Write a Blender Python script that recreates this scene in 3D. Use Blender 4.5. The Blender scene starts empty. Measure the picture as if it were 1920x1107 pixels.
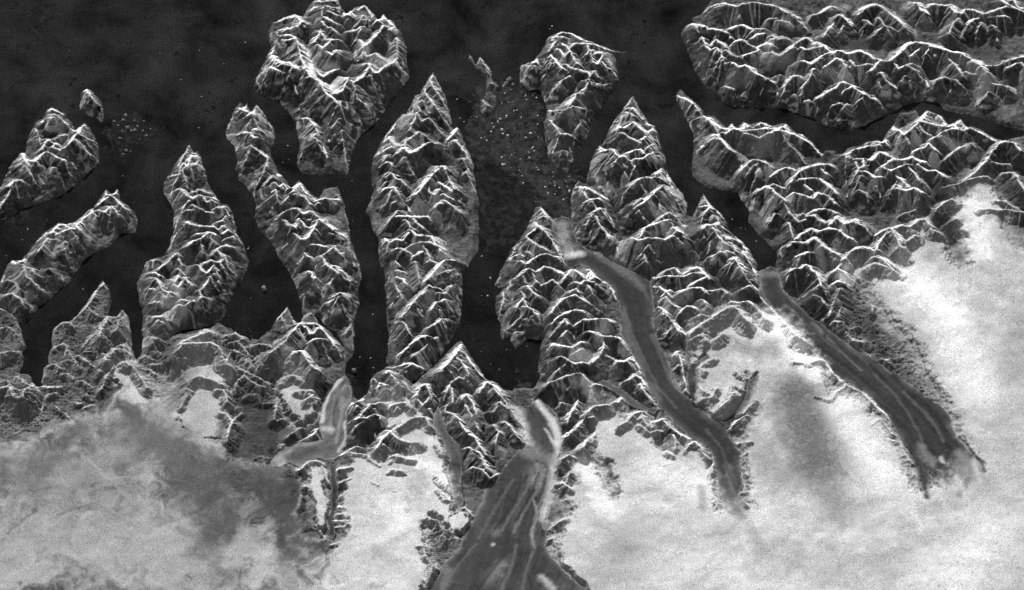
import math
DATA = """
# coast polygons: c name base_floor ; points in image pixels of tile @n
c islet 3 @1 636,62 605,100 590,190 600,225 650,255 700,285 745,315 765,312 775,265 758,190 730,135 685,82
c westisland 9 @1 380,192 350,225 315,290 265,310 215,420 180,540 150,545 70,640 10,790 -60,850 -90,920 -90,1060 20,1040 100,1035 105,1010 150,965 250,930 340,900 430,865 540,800 640,705 735,625 735,500 700,420 660,350 620,320 580,345 555,370 520,300 480,245 410,210
c westpeninsula 9 @2 785,60 730,140 690,200 640,230 560,300 490,320 430,305 370,350 310,390 240,480 160,590 85,590 50,640 5,740 -90,770 -90,1000 0,960 60,975 100,1020 170,1060 240,1010 290,930 380,870 460,790 520,745 560,680 640,570 700,535 790,505 850,455 900,390 1000,385 1020,310 1000,230 960,190 890,140 875,55 830,95
c bigisland 9 @31 760,-40 770,0 720,80 690,120 640,100 560,125 490,155 455,220 460,290 480,330 440,400 390,490 350,620 380,650 450,670 520,710 590,770 640,850 650,900 670,1000 @5 545,440 540,530 575,575 640,590 720,585 800,580 910,590 920,575 940,450 975,350 @31 1060,980 1140,900 1200,850 1300,700 1390,600 1430,540 1415,440 1415,340 1390,250 1320,150 1290,140 1250,95 1220,140 1170,80 1125,35 1050,50 1000,100 960,50 940,0 930,-40
c eastpen 9 @3 455,45 420,110 380,140 330,230 270,330 265,390 310,470 335,540 335,700 310,790 270,870 200,885 130,920 110,990 75,1050 @4 65,350 85,500 110,560 110,680 100,720 110,780 90,900 60,930 100,1000 250,1000 300,900 330,750 400,710 520,700 600,685 680,650 720,600 730,540 770,460 830,370 880,270 900,200 880,130 850,60 @3 800,680 780,560 750,490 690,490 660,440 620,380 590,300 550,170 525,85 495,110
c slimpen 7 @5 120,42 90,85 50,160 20,250 20,320 80,380 105,500 80,550 110,580 110,630 150,650 215,740 240,820 225,900 260,980 300,1025 @6 350,120 390,200 440,300 490,370 520,440 550,520 575,600 580,670 610,690 700,700 760,760 850,840 900,930 950,975 970,950 965,850 970,700 1000,600 1000,480 1030,400 980,230 940,110 @5 930,1000 900,850 880,770 850,670 770,680 740,690 700,765 660,740 600,680 560,630 530,650 500,680 440,600 400,560 350,450 345,410 380,310 370,250 320,170 290,120 245,65 205,120 170,50 150,85
c longpen 9 @7 603,62 560,130 500,225 470,235 400,380 370,375 300,460 220,570 160,690 145,800 150,900 160,950 105,1090 @8 120,180 160,290 200,350 200,500 240,610 255,760 250,880 260,1000 280,1060 @22 855,200 840,330 830,450 870,470 930,460 @23 280,290 400,380 500,360 600,230 660,130 720,40 @8 790,1050 810,900 820,750 815,650 820,590 870,540 930,440 945,330 940,200 940,70 @7 935,1000 900,800 905,760 860,650 830,580 785,460 745,490 740,400 700,280 660,170 630,110
c midisland 7 @9 670,65 600,95 570,120 555,165 490,260 440,280 400,290 395,360 400,440 440,455 520,440 560,540 575,570 555,650 560,780 590,900 630,950 700,990 720,950 760,860 820,790 850,700 880,620 1000,450 1040,380 1030,320 1010,230 1030,214 1095,203 1095,197 1060,203 1010,195 930,160 830,125 740,80
c narrowisland 5 @9 145,225 110,280 70,210 60,250 110,300 150,330 180,370 170,480 140,520 135,570 170,620 220,600 250,540 245,480 270,430 250,400 220,380 210,320 180,280
c conepen 9 @10 540,75 480,150 380,290 320,440 280,450 240,540 200,690 185,745 300,750 390,860 430,1000 @11 435,450 430,600 440,700 560,760 620,790 700,760 1000,700 1000,500 945,480 945,360 945,260 900,170 850,100 @10 795,640 780,540 740,400 700,305 660,290 600,190
c kpen 7 @11 135,68 100,140 80,220 80,300 80,430 110,520 170,590 260,600 340,640 440,700 460,600 450,480 430,370 380,220 320,115 220,108 180,95
c northshore 9 @13 390,-80 270,30 230,100 150,130 150,170 100,190 65,260 90,320 120,400 160,500 240,640 330,700 380,770 500,800 640,800 770,810 850,810 920,840 1000,865 1107,890 @14 100,880 200,930 300,960 380,965 480,930 600,870 700,830 780,780 860,760 960,755 1030,770 1080,820 1200,845 1350,870 1480,930 1660,975 2000,1000 2000,-80
c mainland 8 @0 -70,560 @20 0,285 60,310 110,360 155,450 165,530 185,560 150,590 170,640 130,740 200,750 235,810 260,840 290,830 295,760 300,700 340,670 335,600 360,560 355,500 370,430 430,385 480,385 530,345 600,245 650,170 715,100 760,160 770,240 740,345 800,345 850,297 890,340 910,450 905,560 930,620 945,650 1000,700 @4 330,750 600,690 680,655 740,690 765,730 820,690 900,705 920,790 @6 20,755 60,810 110,770 190,780 210,850 250,860 290,830 350,780 390,700 470,612 525,720 560,740 600,680 650,648 700,740 780,790 870,900 950,975 910,1030 @22 545,410 550,470 545,520 575,560 600,640 620,680 640,700 690,660 710,600 735,530 790,500 850,460 @23 300,280 440,390 560,290 700,140 740,128 780,210 850,300 890,370 940,380 1000,430 1060,430 @24 190,760 215,745 270,740 330,745 350,715 365,660 350,650 365,520 375,450 300,440 215,505 @12 340,1090 300,1000 245,1020 230,980 240,900 220,870 185,760 200,700 250,650 185,620 240,490 300,370 380,270 420,200 470,90 490,33 540,28 620,130 @12 690,95 740,115 770,150 @11 90,450 430,480 @17 325,300 325,240 365,250 400,170 430,88 480,150 560,220 605,300 615,340 700,410 760,480 815,570 820,620 870,605 905,588 940,600 945,570 950,500 860,410 800,340 750,280 755,210 750,180 @15 470,770 400,662 330,640 240,640 130,560 115,520 135,400 130,300 115,260 60,150 25,90 25,60 50,22 110,75 160,120 210,182 260,188 330,265 370,228 400,262 430,222 470,240 540,222 600,248 690,232 760,295 800,300 880,370 920,420 945,398 1000,405 @16 20,275 65,270 90,240 180,215 260,192 290,205 330,140 390,38 430,35 480,22 510,60 545,22 640,58 670,110 740,68 780,120 820,115 950,192 980,200 1050,180 1107,168 1300,168 @0 2010,1260 -70,1260
# glaciers: g name z albedo ; points   then f: flow centreline
g kang 6 .25 @22 530,535 560,540 575,600 600,650 590,700 550,800 545,900 550,1000 @26 590,170 545,220 470,230 430,215 400,215 340,240 300,270 @26 200,240 100,330 60,300 130,190 200,130 300,105 400,90 450,90 430,0 @22 375,800 385,720 430,640 480,570
f @22 550,560 500,650 460,800 470,950 @26 480,110 380,130 250,180 120,300
g rinks 6 .15 @24 212,858 300,850 350,800 400,830 470,900 500,1000 490,1107 @25 350,260 345,310 310,400 300,520 270,620 250,750 262,820 250,880 270,930 330,980 400,1060 480,1107 600,1300 @28 250,1300 310,1107 420,900 500,830 540,700 600,640 640,560 680,430 760,370 830,250 930,140 980,100 @24 280,1050 290,960 240,900
f @24 330,860 420,980 @25 280,250 260,400 220,550 180,700 140,900 60,1200
g g3 6 .085 @12 625,130 690,98 740,112 770,180 800,280 880,360 980,390 @11 180,590 280,605 360,640 440,700 520,740 600,770 680,830 690,950 695,1107 @19 240,0 240,150 260,250 300,350 350,440 370,540 400,620 470,670 560,760 640,820 720,860 760,920 790,1000 830,1050 @29 300,560 300,640 310,710 290,740 310,790 350,850 400,930 380,960 330,930 300,880 270,850 240,790 220,740 210,680 200,600 170,560 120,540 @19 400,880 320,790 280,750 210,620 130,440 70,330 20,250 -20,100 @11 450,1107 440,1000 400,900 340,830 280,790 200,720 150,700 90,730 50,730 @12 720,480 700,400 640,280 615,200
f @12 680,130 700,300 820,450 @11 300,700 480,780 570,900 580,1050 @19 110,100 150,300 230,500 330,660 520,800 680,950 740,1080 @29 250,640 270,760 310,850 370,940
g g4 6 .10 @17 820,622 870,605 910,590 940,605 960,640 990,740 1050,810 1107,850 @18 240,590 320,670 380,730 440,760 500,810 650,920 800,1000 930,1107 @30 240,350 340,430 400,470 440,510 460,580 500,620 545,680 560,730 500,780 440,830 410,800 400,740 370,700 365,800 340,790 345,700 310,640 270,590 230,520 180,460 130,420 85,395 @18 530,1107 450,1000 360,890 250,790 160,720 80,620 0,520 @17 930,930 830,740
f @17 880,630 900,720 1000,850 @18 150,600 350,780 550,950 750,1100 @30 250,450 340,530 420,640 470,760
g vg1 9 .20 @23 590,520 625,600 640,680 720,760 740,860 740,950 735,1000 750,1107 720,1180 690,1107 660,1000 670,900 640,800 590,700 560,630 570,560
f @23 600,540 620,680 680,800 700,950 720,1100
g vg2 8 .09 @19 440,330 500,420 480,480 470,560 480,640 520,700 560,760 600,800 540,790 500,720 540,640 540,480 560,450 620,420 600,380 540,440 480,450
f @19 470,450 500,560 520,700 600,800
g vg3 8 .10 @19 680,860 740,830 800,790 850,720 880,660 890,580 930,540 960,520 960,580 910,700 850,780 790,840 760,900
f @19 940,560 880,700 740,860
g vg4 9 .13 @24 660,670 760,690 850,740 940,800 1000,840 1090,870 1070,900 1000,880 920,850 850,790 780,740 680,710
f @24 660,690 800,720 1000,860
g vg5 7 .035 @26 495,230 525,230 545,350 560,450 545,560 520,640 545,720 520,770 490,740 480,640 500,560 505,450 495,350
f @26 510,240 520,400 530,540 500,700
# ice sheets and snowfields: i z albedo feather
i 15 .41 14 @0 1832,335 1868,362 1875,400 1890,450 1925,470 2010,480 2010,1260 1650,1260 1650,1060 1700,980 1740,975 1755,950 1760,915 1780,930 1830,940 1848,890 1815,830 1785,760 1755,710 1740,690 1728,655 1700,615 1680,600 1655,570 1640,555 1625,530 1605,520 1590,500 1578,490 1585,480 1610,490 1625,510 1650,525 1690,520 1705,495 1690,480 1700,450 1725,415 1735,412 1750,440 1775,470 1785,490 1800,500 1815,495 1812,465 1812,440 1790,425 1785,400 1800,380
i 15 .48 14 @0 1450,592 1480,610 1500,640 1540,690 1560,735 1590,735 1640,780 1690,850 1720,930 1760,1000 1800,1260 1300,1260 1200,1150 1300,1050 1360,1035 1375,1020 1440,1030 1440,990 1405,935 1400,900 1395,850 1400,800 1430,760 1410,755 1400,700 1385,760 1345,782 1325,765 1308,735 1306,690 1298,645 1310,610 1360,575 1380,585 1400,600
i 15 .46 11 @0 1085,1110 1063,1065 1047,1033 1047,1000 1067,974 1080,951 1060,935 1064,915 1080,906 1073,880 1064,854 1093,863 1112,873 1129,903 1151,932 1164,922 1151,893 1142,870 1109,850 1103,825 1119,812 1120,790 1150,770 1190,790 1215,790 1225,830 1250,860 1290,840 1320,850 1335,900 1345,960 1370,1000 1390,1040 1500,1100 1400,1260 1150,1260
i 15 .47 8 @0 740,730 780,780 800,790 820,820 835,860 838,900 850,950 840,980 810,960 795,980 790,1010 800,1050 790,1107 780,1260 540,1260 560,1107 610,1040 640,1020 650,980 640,950 650,900 660,860 690,850 710,870 730,860 760,850 745,820
i 13 .21 16 @0 -70,830 40,835 90,805 130,790 200,740 240,700 245,680 270,710 290,740 330,760 350,800 420,830 430,860 500,880 560,900 560,960 600,1020 640,1060 660,1107 680,1260 -70,1260
i 14 .45 7 @0 345,650 385,618 400,640 415,680 418,720 425,790 420,815 395,820 360,830 340,800 330,780 345,740 355,700 345,680
i 12 .45 5 @0 215,680 240,680 260,710 290,745 260,770 230,740 215,710
i 14 .40 5 @0 530,680 560,690 580,720 590,770 570,790 545,780 528,750 525,700
i 14 .46 6 @0 580,875 600,880 612,920 615,980 600,1000 585,950
i 14 .50 5 @0 715,760 750,720 770,770 800,760 770,800 730,800
@1
r36>3 640,80 610,110 597,150 592,205
r36>3 645,85 690,135 745,195 765,240 772,268
r30>2*.3 636,110 620,160 600,210
r30>2*.3 660,120 650,170 640,225
r30>2*.3 690,150 690,210 690,265
r34 345,240 385,215 430,235 470,250
r40>25 400,250 440,280 500,330 550,375
r30 310,310 340,285 390,275
r44>4 180,530 215,440 265,365 300,385
r30>10*.4 265,365 290,430 305,475
r44 485,495 530,450 580,395 600,355 640,330
r40>2*.5 580,395 640,430 690,450 725,490
r40>2*.5 580,395 640,460 690,505
r42>2*.4 560,440 600,480 640,530 725,597
r44>3*.4 560,440 590,500 620,600 640,690
r26*.6 430,420 480,405
r30 315,510 335,460 365,440 405,465 395,495
r34 395,495 440,515 490,530
r36 250,600 290,575 340,540 380,545 430,580 475,590
r36>2*.5 490,530 520,600 560,660
r40>2*.7 475,590 500,650 530,705
r36>2*.5 410,650 440,710 490,790
r45 165,548 190,585 230,600 260,600
r45>3 165,548 110,595 65,670 15,780
r30*.6 60,690 100,655 155,622
r45>4 175,570 210,630 250,665 290,715 320,770
r36>4*.7 190,640 230,700 270,770 330,825
r34 70,790 105,745 150,740 165,755
r34>3 100,750 60,850 0,950 -60,1010
r30>3*.4 120,750 130,850 150,940
r28>3*.4 140,760 190,860 210,920
@2
r36 575,320 640,260 700,195 770,140 835,95
r36>14 835,95 875,62 885,100
r30*.6 840,110 880,155 920,190
r30*.5 780,70 800,100 820,105
r30 770,230 800,205 828,185 850,215 885,255
r30>2*.4 830,195 800,300 780,400
r26>2*.3 890,170 950,205 1000,250 1015,300
r32 700,220 740,215 780,225
r30*.7 650,235 690,230 715,255
r40 390,375 430,320 480,320 520,345 560,310 600,370
r42 320,400 370,400 430,385 500,360 540,350
r36 340,385 310,410 250,480 200,540 160,590
r40*.9 520,360 550,390 570,420
r42>3 560,400 590,460 640,520 670,545
r42>3*.5 500,450 520,580 555,680
r32*.7 340,425 380,430 430,430 440,445
r36*.5 350,420 300,500 280,520
r36>3*.5 480,500 520,620 550,690
r34 90,600 130,610 170,612 200,640 240,650 265,690
r34>8*.6 85,600 50,660 15,745
r34*.4 170,615 200,700 260,760 300,800
r28*.4 30,850 90,830 140,860 180,900
r28>2*.5 140,860 200,940 240,1010
r30>3*.3 370,650 440,720 490,790
r24*.3 60,730 100,750 140,800
@3
r40 405,150 440,80 458,55
r38>10*.5 458,55 480,90 500,110
r46 415,185 435,215 450,170 480,130 510,125 520,150 500,185 470,185
r44>3 405,150 370,190 330,250 280,310 268,340
r36*.6 300,290 340,270 385,255
r40>3 530,150 560,220 590,300 615,365
r40>15*.5 470,190 480,260 490,340
r38>5*.4 540,170 550,240 600,340
r30>3*.5 395,200 380,260 340,350 320,430
r36>20*.5 400,190 420,280 450,370
r34 390,370 430,410 480,445 520,420 600,435 640,440
r34>3*.6 420,400 380,460 340,550 335,600
r34>3*.8 450,460 410,510 370,600 340,680
r32*.6 560,440 580,470 620,455
r30 440,525 500,535 570,540 620,545
r28*.5 480,400 530,385 600,400 640,410
r34*.5 480,490 520,520 560,530
r40>3 440,615 400,660 350,720 320,790 300,830
r40*.7 440,615 490,640 560,650 640,650
r40 440,800 480,765 540,740 600,700 620,695 645,715
r36*.7 510,705 560,700 600,690
r36*.5 600,720 630,760 660,790
r34*.4 520,765 550,800 560,850
r40*.9 665,505 720,508 740,540
r40>3*.9 740,540 760,600 790,670
r40>3*.9 750,650 800,700 840,760 865,830
r34*.7 665,620 700,605 730,575
r32*.6 670,670 700,650 720,640
r32*.6 700,700 730,680 750,655
r32*.5 710,750 740,735 775,720
r36 615,865 660,820 700,800 730,785 760,800
r36*.8 660,825 690,860 710,880
r38 570,925 610,900 650,910 690,915 710,890
r38*.9 495,940 520,945 550,985 580,1000 610,975 635,940
r30 235,960 270,930 310,895 360,845 385,870
r28*.7 370,890 390,920 410,940
r26*.4 130,950 160,910 210,895
@4
r38>6*.6 720,160 740,240 800,300 870,380
r38>6*.6 690,210 720,280 780,340 830,400
r40>4*.6 650,250 690,330 720,400 790,470
r36>30*.8 610,315 570,370 530,420 540,450
r38>4*.4 610,315 650,390 700,440 760,500
r38>4*.6 640,290 670,330 710,380
r44 380,520 420,530 460,500 510,490 540,460
r44>3*.4 540,460 560,540 640,600 690,640
r44>4*.4 500,500 540,560 580,650
r44>4*.4 470,520 490,600 480,680
r42>6*.7 360,590 385,620 400,700
r28 110,320 150,290 205,275 240,300
r34>4 100,330 90,400 80,440
r36 195,320 230,365 270,420 300,440 320,425
r32*.7 240,430 280,465 330,460
r26>3*.6 160,400 130,450 110,540
r28 150,405 185,400 220,415
r26*.7 170,510 200,498 230,500
r30 150,640 190,615 230,640 260,650
r34>3*.7 150,640 120,700 105,770
r36*.8 230,640 280,665 320,720 345,740
r34*.7 200,610 260,605 300,640
r26*.8 150,790 180,765 210,775
r30 320,330 350,350 370,310
r30 390,380 410,340 430,320 450,350 475,370
r28*.8 330,350 360,380 390,400
r26*.7 370,260 400,280 430,300
r34*.8 400,480 440,490 490,490
r14*.6 110,860 150,850 210,852
r14*.5 80,920 130,900 160,915
r14*.5 150,960 200,970 250,960
r10*.5 110,1000 160,1010 200,1040
r44 370,850 400,810 470,800 540,795 600,795
r40*.9 420,790 480,760 540,730 600,715
r36*.7 620,800 670,830 690,860 710,930 740,960
r20*.6 720,750 770,740 820,735 850,770
r20*.5 760,800 820,790 860,840 900,900 910,1000
r20*.5 830,730 880,710 910,720
r18*.6 780,860 830,870 870,900
@5
r34 70,140 90,110 125,95 150,105
r34>4*.7 70,140 45,200 30,245
r34*.8 150,100 170,65 190,110
r36 200,130 225,95 250,80 275,105
r36>2*.6 275,110 320,180 350,250 370,300
r32>20*.5 215,150 190,200 160,250
r30*.4 225,160 245,200 265,250
r38*1 120,300 150,265 190,270 220,310 250,310
r36>4*.5 170,280 150,350 120,440 105,500
r34>4*.4 260,250 290,320 330,390
r30*.7 240,245 275,255
r44*1 200,370 240,395 280,430 320,465
r44>3*.4 200,380 180,440 140,520 120,600
r46*1 330,480 360,530 400,580 430,620
r40>4*.4 320,480 300,560 250,650 215,720
r44>3*.6 365,590 320,640 270,690 230,745
r46*1 375,640 410,675 440,640 470,640 520,700
r42*1 300,755 340,715 375,695
r42>3*.9 330,720 280,780 250,840 225,890
r42>30*.5 380,700 400,780 430,810
r36*.9 440,780 480,740 530,720
r44*.8 500,680 550,650 570,650
r44>3*.6 565,655 610,720 660,760 700,790
r36*.6 560,735 600,750 640,800
r44*.8 435,870 500,840 550,830 590,870 640,850 700,890
r46*1 640,1020 670,970 700,915 740,930
r46*1 720,930 780,960 840,1005 900,1030 940,1070
r40>3*.6 415,905 370,940 310,990
r44*.8 415,905 450,920 490,950 530,975
r40*.8 555,910 530,970
r40*.8 560,920 600,965 640,975
r44*1 530,1020 570,1060 610,1060 640,1020
r40>3*.7 530,1020 490,1060 440,1100
r38*.8 560,880 600,915 640,915
r38*.9 780,1010 830,1030 870,1025
r28 700,770 750,755 790,765 850,770
r28>2*.6 850,740 890,820 910,920 930,1010
@6
r46>3*.8 940,110 965,200 990,300 1020,390
r40*1 655,150 700,150 745,165
r44 745,225 780,200 820,165 860,220 890,210
r44>4 890,210 930,260 970,305
r40>3*.8 590,250 540,290 480,340
r38*.8 580,255 600,215 625,240
r44*.9 760,300 800,330 850,360
r44*1 820,310 860,350 900,400 950,440
r40*.7 730,240 760,310
r38>14*.4 725,240 700,290 680,320
r44*.9 640,350 660,395 680,395
r42>3*.6 640,355 590,400 540,460 525,490
r42>3*.5 655,400 620,480 595,560 580,650
r40>8*.5 665,400 700,470 740,540
r34*.7 775,450 800,420 835,390
r36>10*.4 840,395 860,450 870,490
r42*.9 770,580 810,560 855,510 880,535 930,565
r42>4*.6 860,540 890,600 950,640 985,660
r40>4*.5 850,540 800,620 740,690
r40>4*.5 870,570 900,650 950,740
r36>4*.5 930,560 970,640 990,690
r34>3*.4 980,430 1010,465
r36*.5 940,540 980,580
r34>4*.4 940,740 955,820 960,930
r30>4*.4 940,740 900,810 870,830
r44>8*1 465,625 420,680 370,740 300,820
r40>10*.6 475,630 500,680 525,725
r30>8*.4 420,690 460,745
r46 340,955 400,915 470,850 530,770 600,690
r40 525,740 600,735 680,738 710,750
r44*.6 600,690 640,660 670,680 690,730
r44>8*1 710,750 750,810 800,870 840,940 865,990
r34*.9 610,760 630,810 660,805 700,770
r36*1 640,870 670,850 730,850
r30>4*.4 730,880 760,950 800,1030
r26>6*.4 550,780 580,830 600,870
r38>6*1 520,950 570,940 610,1000 660,1060 710,1100
r18*.7 170,920 230,905 270,890 330,900
r16*.6 60,820 100,790 140,790 190,790
r16*.5 20,960 80,930 130,960 180,1000
r16*.5 0,870 50,830 90,810
r14*.5 200,1010 240,1020
r24*.7 400,1060 450,1030 510,1030
r16*.5 0,1030 40,1050
@7
r40>6*.9 603,70 580,130 540,190 490,260
r42>3*.7 615,90 660,180 690,260 705,290
r46>5*.7 590,140 640,220 700,320 735,380
r44>4*.6 545,210 570,250 610,300 650,360 740,490
r40>12*.5 520,270 550,320 575,360
r40>12*.5 485,300 510,350 550,380
r44>4*.6 470,250 430,320 400,385
r42>4*.6 480,275 440,370 410,400
r38*.7 435,500 460,420 485,360
r40>8*.5 485,365 520,420 560,400 600,440 660,510 710,540
r36*.8 395,610 400,570 440,540 500,505 520,520
r36>12*.4 510,510 580,560 650,590
r42*1 395,620 430,660 480,645 530,600 580,580
r38>10*.6 580,580 640,590 690,630
r44>3*.9 370,380 320,450 260,530 200,630 160,720
r40>3*.7 280,540 230,600 200,650 150,750
r36*.8 280,550 310,590 350,600 385,600
r36*.8 340,660 385,620
r36>3*.7 260,675 230,720 180,800 150,850
r32*.8 200,670 250,635 290,610
r30*.7 240,735 270,730 300,760
r34*.9 250,840 290,810 320,850 360,860 400,900
r34>4*.7 250,870 200,930 140,1020
r34*.9 260,915 310,915 330,935
r36>4*.7 300,940 260,1020 200,1100
r40>12*.6 320,930 370,1010 440,1090
r30*.8 310,1025 345,1000 365,1005
r40>4*.6 390,690 430,780 490,870
r44*1 480,960 540,880 600,820 670,755 690,775
r36*.9 690,780 720,870 760,920
r36*.9 540,880 570,900 580,950 620,970 635,930
r36*1 650,880 700,910 740,940
r36*1 680,960 720,990
r36>10*.6 740,930 770,990 800,1030
r34*.8 610,1070 640,1035 665,1030
r34*1 690,1010 730,1040 780,1080
r46>4*.9 785,470 740,530 690,590
r42>4*.7 790,480 830,570 850,650 905,750
r40>4*.9 770,570 810,610 850,680 890,740
r36>4*.5 830,700 870,790 900,850
r36>3*.5 850,800 890,890 930,990
r26*.5 590,655 620,665
@8
r34*1 330,180 380,180 430,185 500,185 550,180
r36>3*.7 335,140 280,210 220,290 200,340
r34*.8 460,200 500,245 530,275
r36*.8 400,205 430,250 460,280
r38*1 440,285 470,320 540,320 590,330 620,380
r38>6*.8 620,380 660,430 720,480
r36*1 245,355 280,370 330,345 380,355 420,300
r36>3*.8 245,360 215,420 200,460
r34>3*.4 270,380 240,500 240,560
r40*1 360,415 410,450
r38*.9 390,430 440,400 500,375 580,375 660,405
r38*.9 460,475 510,450
r30*.9 465,495 500,490
r34*.5 530,400 560,450 590,510
r34*.4 475,520 490,600 500,680
r30 560,515 610,515
r42*.9 560,650 600,600 640,550 690,500 740,500
r42>4*.9 740,500 780,540 810,565
r40>4*1 640,610 690,590 740,575 800,600
r36>4*.8 320,520 290,590 265,650
r32*.5 325,510 360,550
r30*.9 330,580 375,595
r32*.9 330,630 380,645 420,700
r32>4*.7 320,660 280,730 260,800
r28*.6 320,670 350,740 380,790
r28>4*.7 340,770 300,820 260,890
r44*1 290,1030 340,950 400,890 460,810 530,740 560,695
r34*.9 560,695 600,710 650,710
r34*.9 640,745 690,750 710,710
r36*.8 700,720 740,690 770,730 800,790
r34*.8 480,780 520,760 550,735 570,755
r30*.8 470,820 490,860 520,880
r30*.7 480,870 510,920
r36*.9 590,870 630,820 690,800 720,840 770,910
r30>6*.4 640,870 670,930
r34*.9 580,995 620,970 665,945 690,1000
r36>5*.4 690,960 700,1040 720,1100
r34>4*.7 290,1060 330,1000 380,960
r30*.6 385,970 410,1010 430,1060
r34*1 470,1105 510,1075 560,1065 590,1100
r34*1 590,1095 620,1078 670,1085
r34>3*.5 770,900 800,960 795,1050
@9
r40>6*.9 490,265 520,210 555,165 570,130
r42*.8 580,115 630,98 680,100
r40*.8 640,90 680,68 740,80 790,120 830,130
r44*1 555,170 590,210 640,270 670,305
r36*.6 590,190 620,150 640,120
r40*1 600,115 650,120 700,160 740,220 770,270
r34*1 655,180 690,230 720,195
r38*1 695,280 730,300 780,315 840,330 850,355
r36>6*.4 600,270 570,330 540,370
r38>4*.7 715,355 670,380 630,430 570,515
r36>6*.5 500,290 520,400 560,530
r40*1 730,170 760,145 830,145 850,190 835,210
r38*.9 840,150 900,155 960,180 1020,205
r34*1 870,215 900,205 930,215 900,280 860,260
r38*1 860,200 870,260
r40>3*.8 930,200 970,230 1010,300 1030,370
r32*.8 925,260 950,300 990,310 1020,350
r36*.6 840,370 870,320 905,360
r42*.9 840,375 870,415 920,405 960,410 1000,440
r40*.9 840,400 810,465 770,465 725,540
r38>4*.5 740,510 710,560
r14>2*.5 400,300 440,290 470,290
r14*.3 400,350 440,345 480,390
r24 575,580 620,585 660,570
r40 690,570 750,552 820,563
r36>3*.8 825,565 850,620 870,660
r26>3*.4 800,640 760,720 750,780
r26>3*.4 790,640 820,680 850,720
r34*.6 590,640 640,700 660,730
r34>3*.9 640,735 680,770 730,830
r30*.8 640,730 700,730
r30>3*.5 650,740 630,800 600,880
r24>3*.5 670,840 700,880 730,930
r24>3*.4 670,840 640,900 620,930
r22>3*.7 145,240 180,290 205,330 220,380
r20>3*.5 145,240 125,270 100,260 75,225
r16>3*.5 190,330 170,400 150,400
r12*.3 210,400 250,420 255,470
r10*.3 150,510 180,540 170,600
r24>3*.9 1040,215 1090,200
@10
r46>20*1 540,85 500,140 460,190 410,260 350,360 320,430
r44>14*.8 545,95 580,160 620,230 660,300
r38*.7 490,175 540,170 580,220 610,245
r30*.5 480,205 520,210 540,230
r40*1 440,315 490,310 540,275 580,310 630,350
r38*.8 460,350 500,380 560,410 600,430
r42*1 610,400 640,360 690,315 710,340
r42>4*.7 710,350 740,420 770,520 790,590
r38*.9 510,495 560,480 600,475 620,500
r38*.9 640,465 680,435 720,425
r40*1 560,540 600,550 650,515 690,490 720,540 770,575
r34>3*.7 575,555 540,620 510,700
r44*1 245,540 270,480 300,460 340,480 380,475 420,520
r44>4*.9 245,540 220,600 205,680
r42*1 400,570 430,535 470,520 510,550
r40>4*.7 400,570 370,630 350,720
r34*.5 455,560 480,600 500,605
r28*.6 470,620 490,655
r30*.5 350,510 380,555
r36>12*.4 460,230 430,320 420,330
r36>4*.3 430,330 400,400 370,430
r30>10*.3 490,400 460,450 430,480
r46*.9 500,780 540,730 590,690 640,680 680,690
r42>4*.7 500,780 460,840 420,870
r46*1 640,690 700,680 740,680
r44*.9 720,650 750,625 790,640
r44>10*.8 790,660 830,750 870,800
r46*1 520,920 560,905 620,870 680,820 730,770 760,745
r46*1 760,745 810,780 870,820 920,880
r40*.8 550,880 600,840 630,850
r42>4*.8 520,920 490,980 450,1060
r34*.4 600,740 640,800 650,820
r34*.4 730,850 750,920
r30*.4 590,930 630,990
r44>3*.8 890,820 920,880 940,920
r44>3*.6 870,850 900,920 930,960
@11
r40*1 150,130 190,125 230,150 290,180 360,220
r42>4*.7 130,85 100,150 85,210
r38>6*.7 360,210 400,280 430,370
r34*.5 310,120 350,190
r38*.9 190,230 230,215 270,205
r38>4*.5 190,230 160,280 130,340
r34*.6 180,160 200,200
r30*.5 160,170 140,240 130,280
r40>6*.6 240,230 270,290 300,280
r42*.9 255,300 300,275 330,320 365,370
r42>4*.7 255,310 210,370 160,520
r40>6*.8 265,335 300,410 350,480 420,560 440,620
r34>4*.5 290,430 250,500 200,560
r34>4*.5 380,490 400,520
r34>12*.4 250,390 230,430 220,480
r30>12*.5 300,200 350,290 400,420 
r38*.8 600,480 640,420 690,400 720,385
r44*1 690,400 740,380 800,365 840,400 880,450
r36*.7 720,370 760,330 810,310 860,340
r42>8*.7 860,340 910,400 950,450
r36*.7 850,420 900,480 930,500
r44*1 545,500 590,515 650,495 720,500 780,510 830,480
r42>8*.8 830,480 870,500 900,540
r40>8*.7 655,550 610,600 570,650
r40>8*.6 655,550 700,610 740,680
r30*.6 620,620 640,680
r30>8*.3 880,540 930,590 980,600
r34*.9 700,800 780,785 850,785 920,780 1000,755 1050,760
r30*.8 800,740 850,725 890,760
r30*.9 930,760 970,725 1030,720 1060,760
r34*.9 970,850 1020,820 1080,780
r32>8*.8 1060,760 1107,800
r32*1 700,860 740,870 770,885 810,920
r34*.9 870,910 920,890 980,870 1040,865 1080,900
r30*.8 710,1040 750,950 780,935 820,980 870,1010
r30*.8 770,1080 795,1075 820,1107
r30*.6 890,1050 930,1010 970,1005
r30*.8 1060,960 1090,1000
@12
r34 480,100 520,60 540,35 560,90
r36>8*.8 545,100 590,110 620,135
r44>3*1 510,180 460,220 420,250 370,300 320,370
r40*.7 490,150 510,175
r44>10*.8 515,175 570,220 620,290 660,370 700,430
r40*.5 430,250 480,300 540,330 600,365
r36>14*.5 390,290 430,360 455,380
r40>3*.9 370,380 320,400 270,480 200,600
r40>3*.6 330,370 270,430 220,530
r44*1 440,450 480,410 530,385 590,380 660,405
r42>8*.8 660,405 690,460 725,500
r40*.9 385,430 415,455 450,445
r38*1 515,505 560,475 620,490 680,525
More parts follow.
